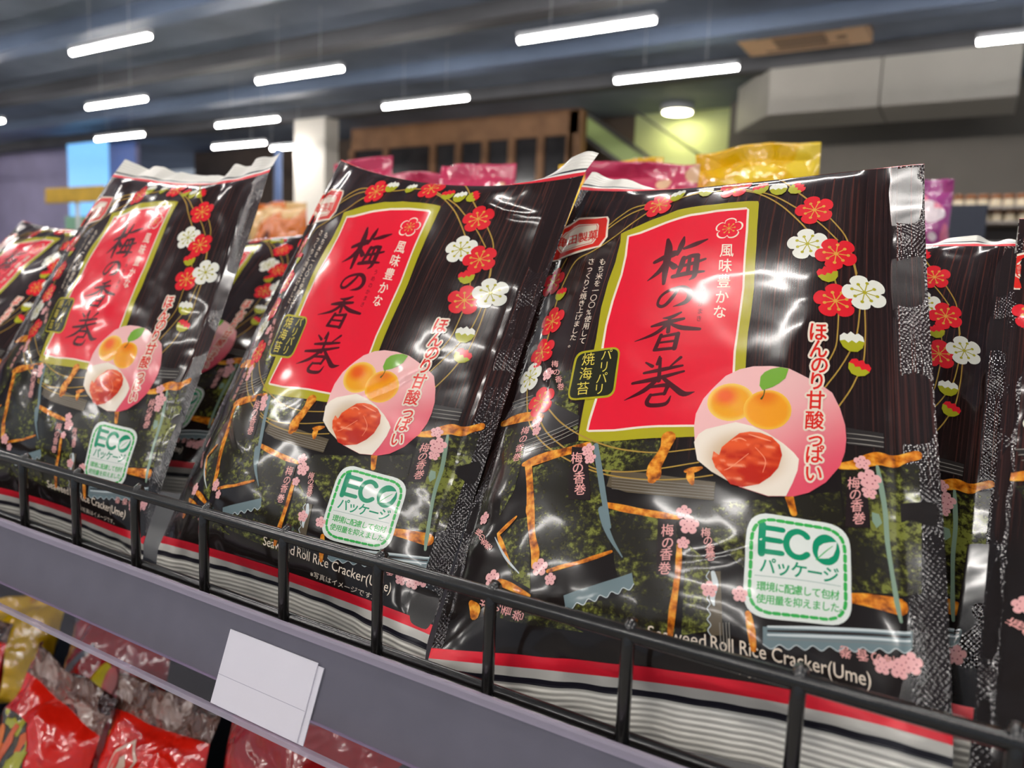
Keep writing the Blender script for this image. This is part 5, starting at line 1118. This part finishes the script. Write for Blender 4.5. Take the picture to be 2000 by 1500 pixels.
def pillow(name, loc, w, h, thick, mat, label, cat='snack bag', group=None, yaw=0, lean=0, roll=0, seed=0, seal=.018, seal_mat=None, art=(), wob=.004):
    """pillow pack standing on its lower edge: pouch, crimped top seal, printed patches"""
    root = empty(name, loc); tag(root, label, cat, group)
    X, U, N = eul(math.radians(yaw), math.radians(lean), math.radians(roll))
    nu, nv = 41, 51; u = np.linspace(-w/2, w/2, nu); v = np.linspace(0, h, nv); uu, vv = np.meshgrid(u, v)
    def belly_(u, v):
        s = u/w*2; t = v/h*2-1; return thick/2*np.clip(1-s**2, 0, 1)**.6*np.clip(1-np.abs(t)**3, 0, 1)**.7
    def front(u, v): 
        e = np.clip(np.minimum(1-np.abs(u/w*2), 1-np.abs(v/h*2-1))/.1, 0, 1)
        bz = belly_(u, v)+e*wob*(fnoise(u*34+seed, v*30, seed)+.5*fnoise(u*70, v*80+seed, seed+1))
        return u[..., None]*X+(v+.006*fnoise(u*18+seed, v*3, seed+4)*(v/h))[..., None]*U+bz[..., None]*N
    F = front(uu, vv); Bk = uu[..., None]*X+(vv+.006*fnoise(uu*18+seed, vv*3, seed+4)*(vv/h))[..., None]*U-belly_(uu, vv)[..., None]*N
    finish('pouch', np.concatenate([F.reshape(-1, 3), Bk.reshape(-1, 3)]), grid_faces(nu, nv)+grid_faces(nu, nv, nu*nv, True), [mat], root)
    sv = np.linspace(0, seal, 8); G = np.zeros((8, nu, 3))
    for j, s in enumerate(sv):
        a = .5*fnoise(u*40+seed, u*0+s*30, seed+7)
        G[j] = F[-1] if j == 0 else G[j-1]+(U[None]*np.cos(a)[:, None]-N[None]*np.sin(a)[:, None])*(s-sv[j-1])
    G2 = G-N*.0008; n8 = 8*nu
    finish('top_seal', np.concatenate([G.reshape(-1, 3), G2.reshape(-1, 3)]), grid_faces(nu, 8)+grid_faces(nu, 8, n8, True)+[((7*nu)+i, (7*nu)+i+1, n8+7*nu+i+1, n8+7*nu+i) for i in range(nu-1)], [seal_mat or mat], root)
    for pn, pts, mt, lift in art:
        bm = bmesh.new(); f = bm.faces.new([bm.verts.new((x, y, 0)) for x, y in pts])
        bmesh.ops.triangulate(bm, faces=[f], ngon_method='EAR_CLIP')
        for ax in (0, 1):
            c = [q[ax] for q in pts]; x = min(c)+.004
            while x < max(c):
                co = [0, 0, 0]; no = [0, 0, 0]; co[ax] = x; no[ax] = 1
                bmesh.ops.bisect_plane(bm, geom=list(bm.faces)+list(bm.edges)+list(bm.verts), dist=1e-6, plane_co=co, plane_no=no); x += .004
        bm.verts.index_update(); c = np.array([q.co[:] for q in bm.verts]); fa = [tuple(q.index for q in f.verts) for f in bm.faces]; bm.free()
        P = front(c[:, 0], c[:, 1])+N*(.0006+lift)
        finish(pn, P, fa, [mt], root)
    return root

m_pink = mat_pack('pink_pack', (206, 58, 96), [((236, 190, 150), 16, .66), ((190, 36, 84), 12, .6)])
m_yel = mat_pack('yellow_pack', (240, 190, 14), [((250, 214, 60), 14, .6), ((228, 150, 20), 10, .64)])
m_redp = mat_pack('red_pack', (226, 30, 14), [((205, 18, 12), 14, .55)], .18, .0012, 30)
m_redp2 = mat_pack('dark_red_pack', (170, 24, 26), [((120, 110, 118), 12, .62), ((52, 50, 60), 16, .66)], .2, .0012, 30)
m_plastic = mat_pack('brown_clear_film', (112, 78, 66), [((176, 150, 140), 40, .56), ((60, 34, 30), 30, .6)], .15, .003, 60)
m_orange = mat_pack('orange_pack', (226, 120, 40), [((238, 190, 120), 10, .55), ((110, 60, 40), 8, .62)])
m_purple = mat_pack('purple_pack', (170, 70, 140), [((230, 120, 150), 22, .55), ((236, 220, 226), 26, .62)])

bs = MB().box((-1.6, .76, .0), (.5, 1.35, 1.262), .004).build('rear_display', m_navy); tag(bs, 'dark display unit behind, carrying the pink and yellow bags', 'display')
PK = 'pink and yellow bags on the rear display'
pillow('pink_bag', (-.77, .86, 1.262), .11, .192, .05, m_pink, 'pink snack bag beside the white pillar, leftmost of the pink ones', group=PK, seed=1, roll=3)
pillow('pink_bag', (-.672, .845, 1.262), .105, .165, .05, m_pink, 'pink snack bag in front of the wooden shop front', group=PK, seed=2, roll=-2)
pillow('pink_bag', (-.555, .82, 1.262), .115, .167, .05, m_pink, 'pink snack bag peeking over the tilted cracker bag', group=PK, seed=3)
pillow('yellow_bag', (-.435, .95, 1.262), .15, .185, .05, m_yel, 'yellow snack bag behind the pink one, left of the escalator', group=PK, seed=4)
pillow('pink_bag', (-.345, .82, 1.262), .135, .163, .06, m_pink, 'pink snack bag in front of the escalator, beside the biggest yellow bag', group=PK, seed=5, roll=-3)
pillow('yellow_bag', (-.318, .97, 1.262), .09, .178, .04, m_yel, 'yellow snack bag glimpsed between pink bag and escalator', group=PK, seed=6)
pillow('yellow_bag', (-.214, .86, 1.262), .13, .178, .06, m_yel, 'yellow snack bag with a pointed corner right above the biggest cracker bag', group=PK, seed=7, roll=2)
pillow('purple_bag', (-.07, 1.22, 1.262), .05, .185, .04, m_purple, 'purple snack bag by the silver seam of the biggest cracker bag', seed=8)
pillow('orange_bag', (-1.78, 1.6, 1.262), .24, .23, .08, m_orange, 'blurred orange and white snack bag between the left bags', seed=9)
od = MB().box((-3.2, 1.42, 0), (-1.62, 1.9, 1.262), .004).build('side_display', m_navy); tag(od, 'dark display unit carrying the blurred orange bag', 'display')

# jars at the far right
js = empty('jar_shelf', (0, 3.1, 0)); tag(js, 'far shelf unit with pale boards carrying the jars', 'shelf')
m_board = plain('pale_board', (150, 140, 132), .5)
for z in (1.565, 1.612): MB().box((-.3, -.1, z-.01), (.7, .15, z), .001).build('shelf_board', m_board, js)
MB().box((-.3, .15, 0), (.7, .17, 1.66), .001).build('back_board', m_board, js)
MB().box((-.3, -.08, 0), (.7, .15, 1.50), .001).build('base', m_board, js)
m_jar = plain('jar_body', (238, 222, 190), .25, noise=.12, scale=60); m_lid = plain('jar_lid', (150, 92, 50), .35)
first = None
for row, z in enumerate((1.612, 1.565)):
    for i in range(9):
        x = -.13+i*.036+row*.008
        if first is None:
            jr = empty('jar', (x, 3.05, z)); MB().lathe([(.014, 0), (.0155, .004), (.0155, .024), (.012, .028)], (0, 0, 0)).build('jar_body', m_jar, jr)
            MB().lathe([(.0145, .0272), (.0158, .029), (.0158, .041), (.014, .043)], (0, 0, 0)).build('lid', m_lid, jr); first = jr
        else:
            jr = first.copy(); COL.objects.link(jr); jr.location = (x, 3.05, z)
            for ch in first.children:
                c = ch.copy(); COL.objects.link(c); c.parent = jr
        tag(jr, 'small brown lidded jar on the %s board of the far right shelf' % ('upper' if row == 0 else 'lower'), 'jar', 'jars on the far right shelf')
db = MB().box((-.098, 2.0, 1.425), (-.004, 2.2, 1.512), .003).build('dark_box', plain('dark_blue_card', (36, 42, 58), .5)); tag(db, 'dark blue box in front of the far right jars', 'box')
dst = MB().box((-.3, 1.9, 0), (.5, 2.4, 1.425), .003).build('box_stand', m_navy); tag(dst, 'dark display unit under the dark blue box', 'display')

# ------------------------------------------------------------------ lower shelf with red bags
ls = MB().box((-2.6, .16, .66), (.9, .70, .70), .003).build('lower_shelf', m_navy); tag(ls, 'dark lower shelf under the price rail', 'shelf')
m_win = mat_pack('veg_window', (64, 52, 34), [((222, 96, 26), 55, .58), ((176, 170, 40), 48, .6)], .2, .001, 30)
m_hexw = plain('hex_white', (226, 196, 176), .3, coat=.6); m_hexr = plain('hex_red', (228, 60, 50), .3, coat=.6)
m_yc = plain('yellow_ink', (226, 206, 30), .25, noise=.1, scale=80, coat=.6); m_green = plain('olive_ink', (176, 172, 40), .3, coat=.6); m_sal = plain('salmon_ink', (232, 104, 62), .3, coat=.6); m_greyink = plain('grey_ink', (112, 116, 126), .35, coat=.5); m_carrot = plain('carrot_ink', (232, 120, 40), .3, coat=.6)
def hexa(cx, cy, r, k=1.25): return [(cx+r*math.sin(a), cy+r*k*math.cos(a)) for a in [i*math.pi/3 for i in range(6)]]
def ova(cx, cy, a, b, n=20): return [(cx+a*math.cos(t*2*math.pi/n), cy+b*math.sin(t*2*math.pi/n)) for t in range(n)]
LG = 'red snack bags on the lower shelf'
pillow('red_snack_bag', (-.535, .30, .720), .125, .213, .06, m_redp, 'bright red snack bag with a white and red hexagon mark', group=LG, lean=20, roll=6, seed=15, seal=.03, seal_mat=m_plastic, wob=.006,
    art=[('hexagon_mark', hexa(-.014, .178, .018, 1.35), m_hexw, 0), ('hexagon_ring', hexa(-.014, .178, .0155, 1.35), m_hexr, .0004), ('hexagon_core', hexa(-.014, .178, .0100, 1.35), m_hexw, .0008), ('hexagon_bar', [(-.025, .187), (-.022, .191), (-.003, .169), (-.006, .165)], m_hexr, .0012), ('yellow_patch', [(.03, .16), (.055, .17), (.055, .10), (.04, .1)], m_yc, 0)])
pillow('red_snack_bag', (-.690, .285, .716), .13, .205, .06, m_redp, 'bright red snack bag with a window of vegetable pictures, at lower left corner', group=LG, lean=20, roll=-4, seed=17, seal=.03, seal_mat=m_plastic, wob=.006,
    art=[('vegetable_window', [(-.058, 0.177), (-.01, 0.184), (.03, 0.147), (.045, 0.072), (.02, 0.002), (-.05, 0.002)], m_win, 0), ('green_pod', [(-.005, 0.162), (.012, 0.169), (.016, 0.147), (.006, 0.092), (-.014, 0.092), (-.016, 0.122)], m_green, .0004), ('green_card', [(.012, 0.142), (.03, 0.138), (.026, 0.092), (.008, 0.092)], m_green, .0006),
         ('carrot', [(-.026, 0.177), (-.016, 0.179), (-.024, 0.102), (-.034, 0.092), (-.036, 0.112)], m_sal, .0004), ('pepper', ova(-.043, .150, .010, .018), m_carrot, .0004), ('round_slice', ova(.05, .122, .022, .03), m_sal, .0008)])
pillow('red_snack_bag', (-.735, .41, .718), .17, .205, .05, m_redp2, 'dark red snack bag with a yellow disc, just under the clear rail lip', group=LG, lean=18, roll=10, seed=19, seal=.016,
    art=[('yellow_disc', ova(.012, .145, .021, .024), m_yc, 0), ('red_badge', ova(.026, .153, .010, .015), m_hexr, .0004), ('grey_letter', [(-.07, .15), (-.06, .16), (-.02, .185), (-.015, .18), (-.05, .15)], m_greyink, 0)])
pillow('red_snack_bag', (-.345, .31, .712), .22, .285, .07, m_redp2, 'dark red snack bag with bold grey letters, below the white price cards', group=LG, lean=16, roll=4, seed=23, seal=.012,
    art=[('grey_letter', [(.0+.03*math.cos(t), .225+.018*math.sin(t)) for t in [math.pi+i*math.pi/8 for i in range(9)]]+[(.0+.022*math.cos(t), .227+.010*math.sin(t)) for t in [2*math.pi-i*math.pi/8 for i in range(9)]], m_greyink, 0), ('olive_patch', [(-.005, .205), (.02, .205), (.03, .17), (-.01, .16)], m_green, 0), ('grey_ring', ova(.05, .205, .014, .012), m_greyink, 0), ('red_bead', ova(.05, .206, .007, .006), m_redp2, .0004)])
pillow('yellow_snack_bag', (-1.03, .45, .745), .2, .115, .05, m_yel, 'yellow snack bag lying low under the clear rail lip at left', lean=30, roll=18, seed=29)
pillow('red_snack_bag', (-.875, .31, .716), .13, .20, .06, m_redp, 'bright red snack bag at the left end of the lower shelf', group=LG, lean=22, roll=8, seed=33, seal=.02, seal_mat=m_plastic)
pillow('red_snack_bag', (-.525, .46, .718), .19, .215, .05, m_redp2, 'dark red snack bag deep on the lower shelf, behind the hexagon one', group=LG, lean=16, roll=-6, seed=37, seal=.014)
